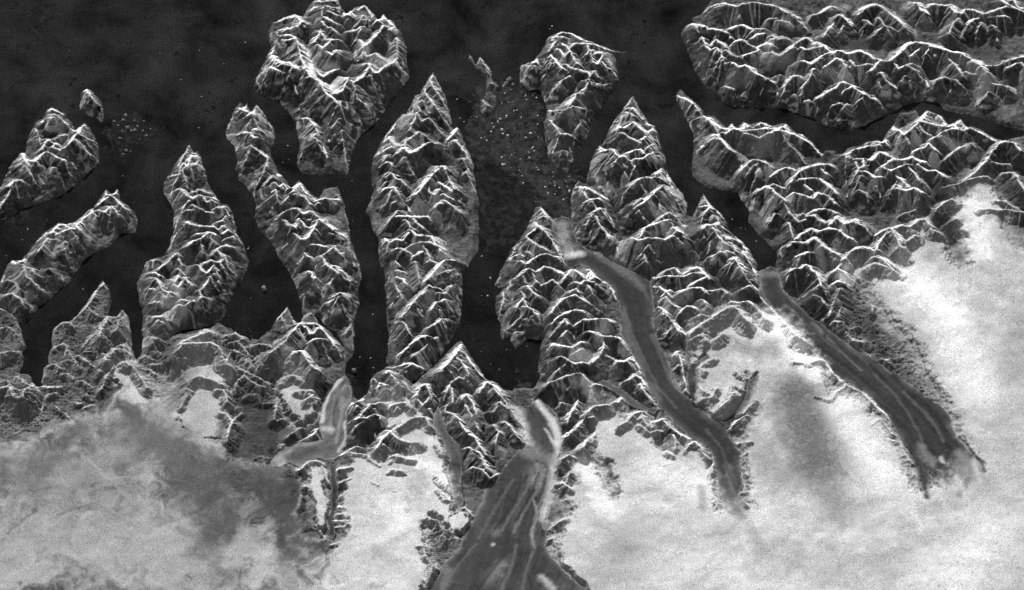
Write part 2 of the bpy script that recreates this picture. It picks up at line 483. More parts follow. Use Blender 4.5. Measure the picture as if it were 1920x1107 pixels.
r44*1 250,645 310,595 380,540 440,490
r38*.6 455,500 480,560 500,590
r38>10*.6 400,550 420,590 450,610 500,650
r34*.9 430,620 470,660 510,690
r30*.8 530,610 580,590 625,570 650,600 690,640
r36>6*.6 250,650 250,740 220,850
r34*.8 350,770 400,710 430,770
r38*.9 430,770 470,790 510,850 530,900
r34>10*.5 410,700 370,640 400,620
r30>4*.5 420,800 380,850 330,900 240,970
r30*.7 470,860 500,900 520,980
r28>4*.5 420,860 370,920
r28*.4 410,870 440,950
r20*.6 250,990 300,960 270,1000
r18>3*.4 420,980 340,1080
r36*1 680,590 720,540 760,500 800,510 850,555
r38*1 770,590 830,600 870,550 900,510 930,550
r40*1 870,575 920,585 970,590 1020,585 1050,640 1090,720
r36>8*.4 940,600 980,640 1020,650 
r36*.5 870,600 900,650 910,680
r40*.9 610,820 640,770 700,710 750,690 790,680
r40*.6 745,660 790,640 810,660
r40>6*.8 790,680 850,720 920,760 985,835
r38*1 615,890 660,850 710,820 780,795 830,800
r36*.9 600,990 650,930 705,865 730,900
r34>8*.6 730,900 750,960 780,1010
r30*.7 790,910 830,880 850,860
r40*1 850,860 900,865 960,860 1010,860 1080,900
r40*1 890,950 930,970 1000,990 1100,1000
r36*.9 580,1090 620,1045 700,1065 780,1075 840,1050
r30*.6 690,990 720,950
@13
r30>8*.8 240,90 280,50 330,35 390,30
r26*.4 320,60 360,50 390,90
r36*.9 390,40 440,40 480,50
r26*.4 530,30 510,90 490,140
r40*.8 520,30 600,20 680,25 740,40 800,60 860,90
r36>12*.8 860,90 910,130 970,180 1010,220
r30*.6 720,140 770,130
r30*1 780,150 820,155 870,165
r40>3*.8 150,180 110,200 80,240 70,270
r40*.9 150,180 200,185 240,195
r38>14*.8 190,195 210,270 240,290 
r42>3*.6 210,285 170,340 140,390
r34*1 250,220 300,210 350,220 410,240
r26>8*.6 410,240 430,280
r26*.6 340,240 310,285
r44*.9 230,290 250,340 290,370 330,355 350,385
r32*.7 300,330 320,295 370,320 400,350
r42*.8 195,390 240,375
r42>3*.5 245,380 200,460 170,480
r44>3*.5 330,375 290,450 260,540 240,620
r44>3*.7 365,425 320,500 290,600 275,650
r44>4*.4 370,450 350,560 320,660
r40*.9 360,385 390,470 440,465 460,470
r40*.6 400,370 440,410 490,420
r44*1 460,470 490,500 540,480 570,500 600,530 640,550
r40>10*.4 480,510 460,560
r30*1 350,700 370,660 400,645 440,650
r28>4*.4 450,680 470,760
r26>4*.3 540,690 560,750
r34*1 440,210 480,190 520,185 570,210
r32*.9 575,245 620,215 680,210
r30*.9 590,285 620,260 680,245
r32*1 480,305 530,295 550,320 600,340 640,365
r32*.9 540,410 590,390 640,370
r30*1 650,340 700,320 740,330
r32*.8 740,290 800,290 850,290 
r32*.7 740,260 780,280 830,275
r40*.9 740,380 800,410 860,380 900,350
r38*.9 880,360 920,320 990,275 1040,310
r40*.8 980,370 1020,370 1050,350 1107,345
r40*1 1040,325 1080,315 1107,340
r46*1 970,450 1040,475 1080,450 1107,430
r34>5*.8 710,580 750,610 775,670 780,700
r30>5*.7 705,590 690,640 660,700
r40>4*.8 940,560 900,560 860,610 830,670 790,740 770,800
r44>4*.8 1050,510 1030,560 970,640 940,760 915,835
r34*.8 940,780 980,745 1020,740
r36>4*.8 1107,710 1080,780 1050,850
r30>6*.4 800,560 780,620
r26*.4 910,700 930,740
@14
r22*.9 110,110 160,90 220,55 240,50
r34>5*.7 180,270 210,220 260,160 290,110
r32>8*.8 295,110 340,140 380,190 390,260
r22*.5 330,170 300,240
r34*1 465,85 500,50 550,35
r34*1 550,30 600,50 660,95 720,140 780,205
r26*.5 590,130 620,180 680,210 730,235
r24*.7 465,150 500,160 515,180
r26>8*.6 580,130 550,190 520,230
r24*.6 620,190 580,230 550,260
r24*.5 650,210 680,270
r30*1 870,20 900,70 930,90
r34*1 1000,30 1060,40 1110,40
r36*1 1110,50 1150,90 1200,100 1230,70 1300,75 1345,100
r34*.6 1170,140 1130,190 1110,250
r30*1 1250,180 1290,140 1350,125 1420,125 1520,115
r34>6*.6 1240,180 1210,230 1200,270
r30>6*.6 1340,170 1310,240 1305,330
r30>6*.7 1430,190 1450,230 1465,300
r36*.9 1350,105 1420,85 1480,60 1530,45
r34*.9 1500,5 1560,40 1640,80 1700,110
r30 1580,0 1620,50 1660,60
r34*.9 0,300 40,275 90,310
r38*1 0,355 70,375 120,330 160,330 220,380
r36*1 90,325 120,310 170,340 220,380
r44*1 0,450 50,455 90,475 140,430 200,400 260,385
r44*1 230,400 280,375 340,400 400,385 440,380
r42*1 440,375 500,400 560,440 600,440
r42*.9 180,500 220,470 265,430 310,450 350,490
r40*1 375,450 410,490 480,480 540,480
r44*1 520,525 560,500 600,450 650,450 700,440
r46*1 700,435 750,380 800,330 860,310 930,325
r40*.9 700,470 730,510 770,490 830,470 
r40*1 830,405 870,370 910,340
r40*1 930,400 970,340 1010,350
r44*1 970,340 1030,350 1090,375 1150,390 1200,400
r34*.8 980,380 1000,410 1060,390
r42>6*.8 800,490 860,525 890,570 940,600 955,640
r44>4*.7 600,540 640,600 700,650 740,710 770,765
r40>4*.4 540,540 580,620 600,650
r40>4*.4 110,490 60,600 20,650 0,740
r30>4*.4 100,550 140,630
r38*1 150,715 200,680 270,655 300,610 350,620
r38*1 340,660 390,640 440,670 475,700
r38>4*.9 150,730 120,790 100,845
r30>4*.8 290,760 240,780 205,850
r30>4*.6 350,770 310,810 295,900
r36>6*.9 440,740 490,710 540,730 590,770 625,825
r36>4*.9 1070,570 1010,590 980,650 945,740
r30*.9 1230,530 1280,550 1340,555
r36*.7 1100,430 1160,490 1200,560
r36>4*.5 1140,600 1110,680
r36>4*.5 1150,590 1210,650 1270,720
r30*.8 1200,400 1260,440 1340,460
r28*.8 1340,490 1400,485 1450,485
r26*.9 1420,620 1480,630 1540,645
r30>4*.5 1400,680 1350,750 1310,800
r28*.7 1460,480 1530,450 1600,430 1660,415
r28*.6 1540,500 1600,470 1640,465 1660,490
r40*.9 1270,450 1330,470 1390,540
r38>4*.3 820,600 850,700
r40>4*.3 780,560 760,620
@15
r30>14*.9 35,65 80,80 120,105 160,145 200,190
r34>4*.4 60,80 40,120
r34>4*.5 120,110 90,170 75,200
r34>4*.4 150,150 110,220
r36*1 130,245 160,215 190,215 210,200
r36*1 200,195 250,230 300,260 330,270
r36>4*.8 215,205 190,240 150,320
r34>20*.7 225,210 270,270 300,330
r40>3*.9 130,410 180,380 250,320 290,330
r40*1 280,305 300,340 340,380 380,410
r38>6*.7 380,410 410,450 430,510
r38*1 300,290 330,295 360,270 420,275
r34*1 380,285 430,275 500,270 560,265 620,262
r34*.7 340,260 370,235 390,260
r34*.6 420,265 440,230 470,250
r30*.7 520,240 560,230 600,250
r38*1 440,290 490,300 540,325 590,290 640,280
r36*1 640,270 700,245 740,270 800,310
r40>5*1 620,275 700,280 760,310 840,350 880,390 915,430
r32>10*.5 680,300 720,370 780,430 810,480
r40>4*.7 500,490 460,540 430,590 405,650
r40*.9 450,490 490,455 540,460 580,480
r36*.7 500,500 530,470 560,490
r36>5*.5 530,510 500,590 470,680
r34*.9 600,560 650,525 700,505 745,520
r40*1 540,640 580,620 600,625
r40>4*.7 540,640 500,690 475,750
r38*.9 610,640 650,670 690,710
r36*.7 680,720 720,780 780,830 810,820
r34*.8 620,605 680,625
r40*1 730,590 770,530 830,500 900,480 950,480
r36*.8 900,500 950,540
r40*1 790,570 840,565 900,570 950,610 1000,660
r34*.9 810,600 840,640
r38*.9 750,660 800,670 860,690 890,655 950,670 990,720
r36*1 850,770 900,755 960,760 1000,780
r36*.9 800,780 830,800 870,790 900,820 940,840
r36*1 970,840 1010,805 1060,840 1107,860
r38>4*.7 630,780 600,830 580,860
r34*.6 720,840 730,890 740,930
r40*1 770,930 850,875 900,890 960,870 1030,885
r42>6*.9 1030,890 1080,930
r44*1 640,1020 680,975 740,955 800,965 870,935
r36*1 880,940 920,980 960,1010 1020,1030
r36*.9 780,1040 820,1020 860,1020
@16
r34 75,275 130,250 200,230 265,220
r36>4*.6 80,285 75,380 80,450
r32>20*.6 265,200 290,240
r30 135,300 180,300 190,340 150,360 140,320
r38>4*.6 150,370 110,440 90,520
r36*1 230,305 280,260 330,285
r40>8*.4 160,400 130,480 100,560
r36*.9 290,205 330,165 380,135
r38*.8 380,40 340,110 380,130
r42*1 385,135 415,160 460,130 520,70 545,35
r38*.7 550,30 610,45 660,105
r38*1 500,85 560,95 640,110 690,120
r36*.5 500,110 530,150 560,160
r36*.4 420,170 450,210
r40*1 685,115 740,80 780,130
r42*1 580,180 640,145 700,125 760,135
r40>12*.8 760,135 800,125 850,150 950,205
r40*1 490,250 530,235 560,215 590,245
r34*.9 620,170 650,160 680,180
r30*.6 640,310 700,260 770,220
r36>12*.4 800,210 850,260 870,300
r40*1 300,345 350,300 420,305 460,290 520,320
r40*1 300,350 340,375 400,340 440,330
r38*.8 440,345 480,390 520,440
r38*.9 500,330 550,370 600,365 640,400
r36*.9 190,370 240,410 280,400
r34>8*.6 165,480 200,520 220,590
r32*.9 370,400 400,420 440,460
r36*1 380,470 420,480 470,470 520,495
r36>8*.5 370,450 330,510 315,590
r30>8*.5 260,460 280,520
r34>14*.8 960,215 920,270 860,340 800,400 740,440 640,465
r36*.9 960,215 1000,200 1050,210 1090,250
r20*.7 920,320 960,330 1010,330
r26*.9 1000,380 1040,380 1107,470
r24*.7 780,420 850,400 900,400
r34*.9 600,600 650,550 690,530
r30*.7 660,680 720,640
r14*.5 400,625 460,600 530,575 580,590
r24*1 0,640 30,630 90,670 140,650
r24>6*.8 140,650 190,690 230,740
r32*1 250,830 280,770 330,705 360,720
r30*1 360,720 390,690 440,690
r30*.9 460,690 500,650 540,650 580,690
r28*.7 540,650 580,710 610,720
r30*.8 430,770 480,740
r34*1 350,720 380,770 410,810
r34*1 0,720 40,740 90,755
r34*1 90,860 130,820 180,805 220,830
r30*1 230,870 270,860 320,890 360,920
r30*.8 210,920 260,900 310,920
r30*1 0,960 60,900 90,850
r22*.7 850,590 950,590 1040,600 1107,610
r22*.6 940,540 1000,545 1050,580
r34*.6 1070,400 1107,480
@17
r34>5*.8 430,95 400,180 372,245
r34*.8 410,175 470,170 480,160
r38>6*.8 485,180 440,240 405,310
r42>4*1 440,105 480,165 530,200 570,250 600,290
r34*.6 525,240 550,280
r40*1 430,325 460,300 500,310
r42*1 500,300 540,290 580,330 620,350
r42*1 500,320 530,360 570,420 610,440
r44*1 620,345 660,380 700,430 750,490
r44>4*.9 750,490 780,550 810,610
r38*1 580,370 600,400 650,400
r36*1 630,430 660,480 700,500 730,490
r38>8*.4 430,330 440,420
r36>6*.4 510,370 480,450 470,500
r40>6*.6 560,490 500,520 440,600
r36*.9 560,495 600,480 640,490
r36*.9 600,580 655,525 680,560
r44>6*1 660,535 700,600 740,670 790,730 830,790 880,850 950,930
r30*.7 680,760 730,725 760,720
r42*.8 710,480 770,570 820,680
r32>6*.4 640,570 600,640
r32>6*.4 680,600 640,680
r36*1 530,935 470,930 430,920
r38*1 490,950 560,900 640,860 700,900 740,960
r30*.9 630,830 680,840 750,830
r30*.7 750,830 830,900 880,950
r34*.9 350,1050 390,1010 440,980 500,945
r28*.8 360,1090 400,1060 440,1070
r36>12*.9 1107,1080 1050,1030 960,940
r30*.9 530,1095 570,1045
r28*.9 600,770 560,745 440,765 380,740 270,765
r30*1 155,790 180,760 215,800
r30*1 190,930 230,980 280,1045
r26*.6 160,1080 210,1020
r24*.6 110,1040 180,945
r24*.6 270,900 330,860 370,870
@18
r40*1 510,70 550,25 600,70 660,45
r40>8*.7 680,60 740,90 800,150
r40*1 370,105 420,130 480,105 550,110 590,135 630,165
r38>12*.7 290,165 340,120 370,105
r44>4*.8 140,270 170,220 230,200
r44*1 230,200 290,200 350,205 400,170 440,220
r36*1 440,220 500,260 570,290
r38>12*.8 300,290 340,275 390,270
r38>8*.7 300,290 275,360
r42*1 250,380 300,375 340,355 370,390
r44>4*.7 250,380 220,420 190,480
r42*1 370,390 410,410 430,460 440,500
r42>6*.7 440,500 470,560 490,600
r30*.4 390,570 440,580 470,620
r36*1 600,310 640,270 690,240 780,240
r34>10*.8 830,250 840,190 880,150 920,130
r34*1 860,130 910,105 960,130 1000,200
r34*1 960,100 1000,85 1050,90
r30*1 810,300 860,310 900,350 940,390
r30*.8 760,360 810,345 860,360
r34*1 520,410 560,385 600,400
r30*1 520,490 560,470 600,480
r36>8*.5 570,520 540,590 500,680 460,750
r26*.8 500,770 530,750 570,755
r24*.8 490,720 520,650 540,645
r20*.6 560,720 575,650 600,660
r16*.6 620,830 650,870 690,890
r18*.6 700,890 750,885
r14*.6 790,640 800,690
r16*.6 860,1010 900,1020 930,1050
r14*.6 640,810 700,780
r14>4*.5 500,770 620,780
r12*.5 720,940 780,990
r14*.7 400,890 440,860 500,1000
@19
r34*1 250,100 290,60 330,100
r36>8*1 330,110 370,160 430,235
r34>8*.5 330,120 270,200
r28>8*.7 300,270 320,230 360,200
r26*.7 420,90 480,50 530,60
r34*1 480,320 500,230 560,190 620,140 680,120
r34*1 620,140 680,110 740,70 800,60 880,130
r28*.8 480,320 530,260 580,240 600,290
r26*1 670,300 700,265
r22*.7 350,420 400,370 450,360
r22*.9 420,390 440,440 460,580 480,650
r26*.5 370,500 410,460
r24*.8 560,480 600,440 660,410
r22*.7 550,600 600,640 640,660
r24*.7 560,480 600,500 
r22*.6 780,600 760,680
r26*.8 590,690 640,680 670,620
r30*1 660,820 700,750 760,700 790,650
r26*.8 760,700 790,750
r28*.9 780,650 830,670 860,680
r22*.7 820,500 870,570
r22*.7 810,600 850,630
r24*1 770,900 800,870 850,830 890,810
r24*.9 870,790 910,740 950,700
r22*.8 810,1000 860,1000 920,985
r20*.8 850,1090 890,1060
r26>6*.8 0,270 30,310 60,350 80,390
r30*1 0,435 40,440 90,400 115,420
r30*.8 110,420 140,480 160,530
r30*.8 70,560 110,520 150,540 190,620
r30>6*.8 160,590 190,680 230,720 280,760
r24*.9 0,710 30,685 60,710 100,735
r28*1 0,880 60,840 110,790 160,780 200,880
r26*.9 250,855 300,835 350,880 390,920 440,945
r26*.7 150,870 190,910
r24*.7 370,940 400,1000 390,1040
r22*.8 450,1060 490,1010 530,990 570,1030 600,1090
r22*.9 330,1060 380,1080
r22*.8 230,920 280,910
@20
r18*.7 0,290 50,300 100,350 140,430 155,490
r18*.5 0,430 50,425 110,450 150,530 180,560
r20*.7 0,600 80,590 150,592
r36*1 20,840 60,830 80,880 130,910 160,890
r38*1 160,900 180,850 230,815
r30*.8 50,790 90,850 120,850
r24*.6 125,765 160,790 200,820
r26>4*.8 715,115 670,160 640,220 590,290 530,345 480,385
r26>4*.6 720,120 745,160
r20*.7 480,388 430,390 380,430 360,500
r16*.4 610,300 680,345 720,350
r34>8*1 690,480 710,410 750,350 800,350 850,305
r34>8*.6 855,310 880,350 900,400
r28*.5 830,370 800,440 790,450
r24*.5 850,360 880,440 900,490
r32*1 715,660 760,610 800,570 870,575
r34>6*.8 830,540 880,530 920,600
r30*1 870,660 910,680 960,740 1020,830
r20*.6 700,850 740,760 790,690
r12*.5 570,560 600,520 650,470
r12*.5 380,560 440,540 480,600 520,660
r12*.5 540,620 600,660 660,700 730,740
r12*.4 580,590 640,590 700,600 750,610
r12*.5 430,745 470,745
r14*.8 280,830 340,840 410,830
r14*.5 560,790 640,840
r12*.4 300,780 320,700 370,680 420,710
r12*.4 590,580 620,560 680,590
r12*.4 600,890 640,920
r12*.6 580,980 640,960 730,970
r10*.6 640,960 700,1000
r12*.5 240,940 290,1000 300,960
r10*.5 380,980 450,1020 490,1070
r12*.5 800,1020 840,1010
r12*.6 430,1100 490,1095
r12*.4 440,660 500,650 540,690
r12*.4 660,580 720,610 740,640
r10*.5 520,945 580,945
r14*.4 340,890 370,880
@21
r22>8*.7 10,200 50,270 100,330
r30*.8 300,480 340,460 440,480 500,510
r26*.8 470,550 520,560 540,640
r20*.8 260,545 300,570
r22*.7 270,590 240,640 210,680
r20*.6 200,340 230,430 260,500
r24*.7 480,710 530,720 570,790 530,910
r16*.6 530,360 570,300 610,290 670,340 700,420
r16*.6 600,395 660,430 730,460 830,520
r16*.6 590,560 620,480 660,460 700,500 760,535 800,540
r12*.5 640,620 700,590 740,590 770,650 870,650
r14*.6 680,280 740,260 800,250
r12*.4 690,360 740,350 790,390
r12*.4 780,420 830,410
r12*.4 850,540 880,560
r10*.3 560,700 620,680
r10*.3 570,770 640,720
r26*1 1010,300 1060,290
r24*.9 880,400 930,370 990,370
r26*.9 930,480 980,460 1050,470 1080,500
r22*.9 1010,570 1060,560 1107,560
r20>5*.6 860,760 880,680 880,600
r16*.7 890,770 920,755
@22
r46*1 195,370 240,365 280,430 340,490 400,560 430,580
r24*.9 80,475 150,435 190,445
r26*1 120,550 180,530 240,560
r26*1 200,640 250,630 300,640
r28>8*.8 270,700 320,665 350,690 380,730
r22*.8 270,970 320,940 355,900
r16*.5 110,1010 190,1000 270,970
r30*.8 735,535 720,590 690,660 640,710
r36*1 740,535 770,580 830,595
r40*.9 785,560 830,510 850,500 880,550 905,580
r34*.8 690,650 740,625 780,600
r32*1 830,475 880,480 940,450 1010,450
r36>8*1 1010,450 1050,475 1095,490
r30*.8 870,520 920,495 970,490
r24*.6 940,570 980,620 1010,650
r34*.8 560,770 590,720 640,745
r38*.9 560,890 600,850 650,815 700,740 
r34*1 700,735 750,725 810,715
r38*1 650,820 690,825 740,800
r34>6*.6 750,760 780,830 800,880
r34*.5 570,960 620,890 670,845
r32>6*.4 690,850 740,920 750,960
r28*1 860,740 900,725 960,715 1000,750
r26>6*.5 900,750 860,830
r32*.9 755,1040 800,970 855,920 890,960 950,990
r30*1 950,990 1000,990 1050,990
r28*.9 915,890 960,850 1020,830
r20*.5 150,960 200,910 240,890
@23
r32*1 310,280 370,265 430,260 500,300
r34>8*.9 325,275 380,200 440,140 500,95 530,95
r38*1 530,95 550,125 590,105 620,115 635,155
r26*.7 435,220 480,190 530,150
r44*1 600,310 650,270 690,215 735,150
r42>4*.9 745,180 790,260 860,340 885,365
r36*1 600,315 650,305 670,320
r36*.8 690,225 730,245 760,300 780,340
r38>6*.8 600,320 560,380
r30*1 670,380 720,350 760,360 780,380
r30*.9 460,460 480,410 510,390 540,450 565,510
r26*.8 465,490 500,520 525,500 535,460
r28*.8 620,490 650,405 670,420 680,500
r30*.9 735,485 770,455 800,510 830,570
r24*.7 750,510 790,570 840,670
r30*1 845,440 890,380 930,400 980,460
r32>6*.8 930,420 1000,500 1050,580 1107,660
r26*.8 970,500 1010,540
r20*.6 950,520 930,560 890,565
r22*.7 1000,620 1060,690 1100,740
r24*.6 930,640 960,680 940,750
r30*1 350,650 400,615 460,590 510,590 540,640
r26*.9 540,540 570,600
r30*1 640,560 690,570 720,620 760,680
r26*.9 750,680 810,710 850,770 880,820
r26*.8 770,780 840,810 890,890
r26*.8 810,900 860,910 900,965 960,940
r24*.7 640,520 630,600
r30*1 215,770 260,710 300,680 350,730 430,750
r24*.9 320,830 370,840 440,850
r24*.9 310,915 370,925
r22*.7 570,760 620,800
r22*.8 580,940 620,1000 660,1040
r26*.9 0,820 60,790 100,770
r20*.6 840,590 860,640
@24
r40*1 430,710 480,690 540,665 610,645
r44*.9 370,680 400,610 450,565 500,550 540,570
r40*.9 400,520 440,475 500,485 570,490 620,460
r34*1 540,570 580,590 630,580
r30*.6 470,640 520,600
r24*.8 570,530 620,500
r34>8*.9 690,580 740,535 790,550 840,575 890,580
r34*1 740,530 760,460 720,400 670,395
r36*1 670,395 740,425 840,435 880,470 910,510
r30*1 890,580 930,550 960,600 990,660
r30>6*.8 990,740 1020,790 1080,860
r26*.8 910,690 950,660 1000,700
r24*.8 700,715 750,720 800,750
r26*.7 530,750 570,715
r34*.9 470,890 500,830
r38>6*.9 520,980 560,890 610,800
r32*1 660,890 700,850 770,840
r38>6*1 515,1050 580,990 640,930 690,915
r36>6*1 620,1100 690,1030 740,1000
r26*.9 815,830 870,800 930,840
r26*.8 890,940 930,890 990,885 1010,930
r22*.7 970,990 1000,980
r20*.6 210,420 280,400 150,400
@25
r24*1 320,520 350,505 400,540
r26*.8 330,420 350,370 390,345
r24>6*.8 390,345 440,370 520,400
r22>4*.8 560,440 600,520 640,580
r20*.8 270,780 320,740 380,710
r22*.6 370,500 400,450
r14*.5 270,840 300,830
r22*.8 880,160 930,145 970,180
r22*.8 880,210 920,205
r20*.7 1000,215 1040,235
r20*.8 1050,330 1107,280
r16*.7 930,410 990,395
@26
r20*.8 300,280 370,230 430,240
r16*.7 440,260 480,330 500,400
r14*.6 290,560 300,480 295,400
r14*.5 300,410 340,400 380,410
r20*1 560,200 620,175 680,180 750,190
r20*.8 750,190 800,240 840,260
r20*.9 570,280 640,275
r16*.9 570,380 640,345
r14*.8 580,470 620,450
r14*.9 640,500 730,490
r14*.9 570,540 640,555
r12*.8 550,590 610,600
r10*.8 540,640 600,645
r10*.8 540,680 590,675
r16*.7 430,250 470,330 490,380
r14*.6 450,460 490,500
r8*.6 380,690 430,700 470,760
r10*.7 510,800 560,790
r20*.9 900,250 950,190 1010,230
r20*.9 890,310 950,300 1010,320
r18*.8 780,370 820,400
r16*.8 900,430 950,440
r20*.8 1220,430 1280,490 1298,500
r18*.7 1220,360 1290,400
r18*.9 1110,620 1170,620 1240,650
r20*.8 1090,800 1130,810 1150,880 1190,940 1160,1060
r16*.6 1240,650 1280,760
r14*.5 1040,710 1090,750 1110,740
@28
r24>5*.7 540,20 600,50 640,90
r24>5*.7 600,180 660,220 700,290
r20*.7 540,550 600,600
r14*.5 420,650 520,680
r12*.5 440,700 500,770
@29
r16*.8 450,75 500,110 560,150
r14*.8 560,155 610,220 650,280 690,320
r18*.8 590,370 640,385 700,325 750,350 790,390
r12*.5 120,700 140,740
r16*.7 160,590 200,620 190,660
r14*.6 180,720 220,780
r14*.7 290,550 330,545
r12*.6 300,600 340,610
r12*.6 300,740 340,735
r10*.6 340,820 390,880
r20*.9 500,240 560,245 600,230
@30
r18>6*1 60,430 85,405 130,425 180,470 240,530
r16*.7 170,540 200,520 240,570
r14*.7 210,590 250,600
r12*.6 240,640 260,670
r10*.5 270,620 310,670
@31
r38>2*1 475,380 430,440 390,520 352,620
r30*.9 490,155 560,130 600,125 655,108 690,150
r36*1 690,150 660,180 620,190 560,205 510,225
r36>12*1 690,150 720,220 745,270
r32*1 520,245 590,240 640,260
r36*.9 480,370 510,290 545,275 590,275 650,265
r36*1 650,265 670,340 680,400 720,470 750,520
r44*1 450,400 490,390 530,435 600,435 650,465
r50*1 470,465 540,490
r50*1 560,440 600,450 660,470
r48*1 690,460 750,525
r52*1 750,525 800,560 830,610 870,650 930,710
r54*1 930,640 970,620 1010,540
r50*1 1010,540 1040,575 1070,560 1120,520 1150,470
r50*1 1150,440 1180,500 1220,500 1260,465 1320,430 1345,400
r44*.7 1345,400 1340,260
r40>3*.8 1320,160 1360,200 1390,280 1410,340
r44>3*.7 1350,360 1400,480 1425,530
r40>10*.8 770,50 730,80 700,110
r40*.9 780,50 830,45 900,50 950,60
r40>12*.7 940,10 970,70 1000,130
r40 770,5 830,10 930,5
r34*.9 860,80 900,95 950,110
r32*.9 840,120 890,140 940,170
r30*.9 830,150 860,190 890,190 930,230
r36>16*.5 830,50 830,150 820,210
r32*.9 775,290 820,215 850,270 900,270
r34*1 800,310 830,335 860,310 890,275 930,270
r34*1 865,355 900,380 935,350 950,380
r30*.9 785,490 830,530 880,500 950,480
r38*1 1000,100 1045,60 1080,65 1125,40
r36>20*.8 1125,40 1180,110
r34*.9 1180,110 1150,135 1120,135
r32>14*.5 1110,110 1060,170 1000,215
r32*1 1005,215 1060,210 1095,185
r34>12*.5 1095,200 1060,280 1010,330
r34>12*.5 1100,330 1070,380 1030,410
r36*.9 1220,140 1250,100 1300,165
r34*.9 1250,180 1200,250 1170,270 1130,310
r30*1 1085,275 1110,330 1100,400
r36*.8 1190,370 1230,400
r36*.9 1300,200 1330,180 1370,210
r45>5*.9 590,560 640,600 660,650
r50>2*.5 620,470 560,610 530,650
r50>2*.4 700,470 690,600 670,760
r52>4*.4 850,650 760,740 700,760
r50>3*.3 560,500 520,620 500,690
r48>2*.3 460,470 420,560 400,640
r54>5*.5 945,700 900,800 870,860
r54>10*.9 950,700 975,790 1010,900 1050,1000
r52>2*1 1035,570 1070,680 1110,710 1170,790 1200,850
r50>2*.6 1160,520 1200,640 1260,760
r50>2*.6 1230,500 1260,600 1300,710
r48>2*.3 1330,420 1370,500 1400,570
r50>3*.4 1060,600 1040,720 1100,860
r40>3*.9 650,850 690,820 730,820 770,860 810,950 860,1090
r36>2*.7 775,930 720,990 680,1080
r30*1 960,900 990,910
r30*1 965,965 1000,975 1040,1010
r44>5*.6 945,820 900,880 870,980
@5
r34>3*.7 670,290 610,360 570,430 545,510
r34>4*.7 680,310 730,410 800,515
r40>3*.5 860,180 840,260 800,320
r40>3*.5 870,260 900,420 915,570
s .74 42 .7 @0 1700,520 1760,560 1800,640 1840,740
s .80 24 .6 @0 1830,390 1835,470
s .22 20 .7 @0 1890,440 1915,455
s .28 30 .7 @0 1918,590 1905,700
s .78 60 .5 @0 1860,1000 1780,1080
s .11 50 .95 @0 1490,740 1515,810 1535,880
s .2 34 .7 @0 1545,900 1570,960
s .22 34 .6 @0 1430,860 1470,900
s .78 18 .9 @0 1430,600 1480,640 1530,700
s .74 28 .7 @0 1570,760 1620,830 1660,900
s .20 20 .7 @0 1385,650 1420,665 1450,650
s .26 14 .6 @0 1440,700 1420,740
s .78 18 .7 @0 1100,880 1120,925 1150,965
s .30 55 .7 @0 1180,1010 1160,1070
s .74 34 .6 @0 1230,880 1300,900 1330,950
s .50 70 .5 @0 1300,1010 1250,1080
s .78 16 .6 @0 780,860 820,880 835,920
s .45 40 .5 @0 700,1010 640,1080
s .74 22 .5 @0 770,1000 720,940
s .31 95 .8 @0 60,1000 200,1000 350,1060
s .21 55 .7 @0 30,870 150,890 230,850
s .24 36 .6 @0 330,700 380,790 300,820
s .10 20 .8 @0 400,900 430,950 440,1010
s .10 26 .8 @0 480,890 540,920
s .07 15 .8 @0 510,950 545,985 530,1010
s .13 18 .7 @0 60,880 80,890
s .15 20 .7 @0 300,830 330,870
s .13 12 .7 @0 320,930 350,960
s .17 14 .6 @0 230,860 200,880
s .12 16 .7 @0 410,1060 430,1080
s .40 22 .7 @0 500,1040 480,1090
s .32 10 .7 @0 470,920 480,935
s .16 18 .6 @0 370,890 390,860
s .09 10 .7 @0 10,900 5,870
s .12 3 .6 @27 30,845 100,790 170,735
s .10 5 .9 @27 165,735
s .12 2.5 .6 @27 270,760 330,740 435,705
s .10 4 .9 @27 365,730
s .12 4 .8 @27 95,1075
s .10 4 .9 @27 430,622
s .34 3 .45 @27 410,500 500,590 610,690
s .34 3 .45 @27 790,860 820,960 860,1030
s .10 3 .8 @27 865,1040 890,1055
s .36 2.5 .7 @27 480,290 500,380
s .12 3 .7 @27 720,390 650,470
s .36 3 .7 @27 750,690 755,750
s .4 4 .8 @27 940,780 970,790
s .4 4 .8 @27 1160,640 1200,690
s .05 34 .85 @21 720,660 800,780 760,900
s .06 14 .7 @21 620,1000 700,980
s .05 14 .7 @21 150,250 130,350
s .05 9 .8 @21 510,800 490,880
s .04 16 .8 @26 230,360 250,450 240,540
s .045 12 .8 @26 180,680 160,780
s .04 10 .8 @26 210,800 260,810
s .06 14 .7 @26 330,600 370,750 390,850
s .35 8 .7 @26 100,640 50,700
s .45 3 .8 @26 250,600 290,540 300,470
s .24 5 .7 @26 170,190 280,130 400,110
s .06 5 .8 @26 250,210 330,180 400,150
s .55 3.5 .8 @22 510,560 440,650 400,740 385,850
s .3 5 .5 @22 530,700 520,760
s .5 6 .7 @22 390,905 450,915
s .12 6 .6 @22 420,970 520,980
s .5 3 .6 @22 540,860 550,960 500,1060
s .5 10 .8 @24 215,870 260,960 290,1080
s .55 6 .85 @24 350,830 420,920 455,980 475,1080
s .5 7 .85 @25 290,150 325,240 325,330 295,430 298,500 265,610 240,720
s .5 3.5 .8 @25 250,200 300,280
s .2 16 .7 @25 150,330 230,350 300,380
s .3 10 .6 @25 210,430 195,540
s .055 14 .8 @24 340,950 380,1030
s .05 20 .8 @28 600,760 760,830 640,900
s .035 18 .8 @28 850,740 860,840
s .035 12 .8 @28 990,430
s .04 14 .6 @28 850,330 900,250
s .05 14 .7 @28 880,1000 1000,1060
s .045 14 .7 @28 1050,870 1150,960
s .4 3.5 1 @28 730,800
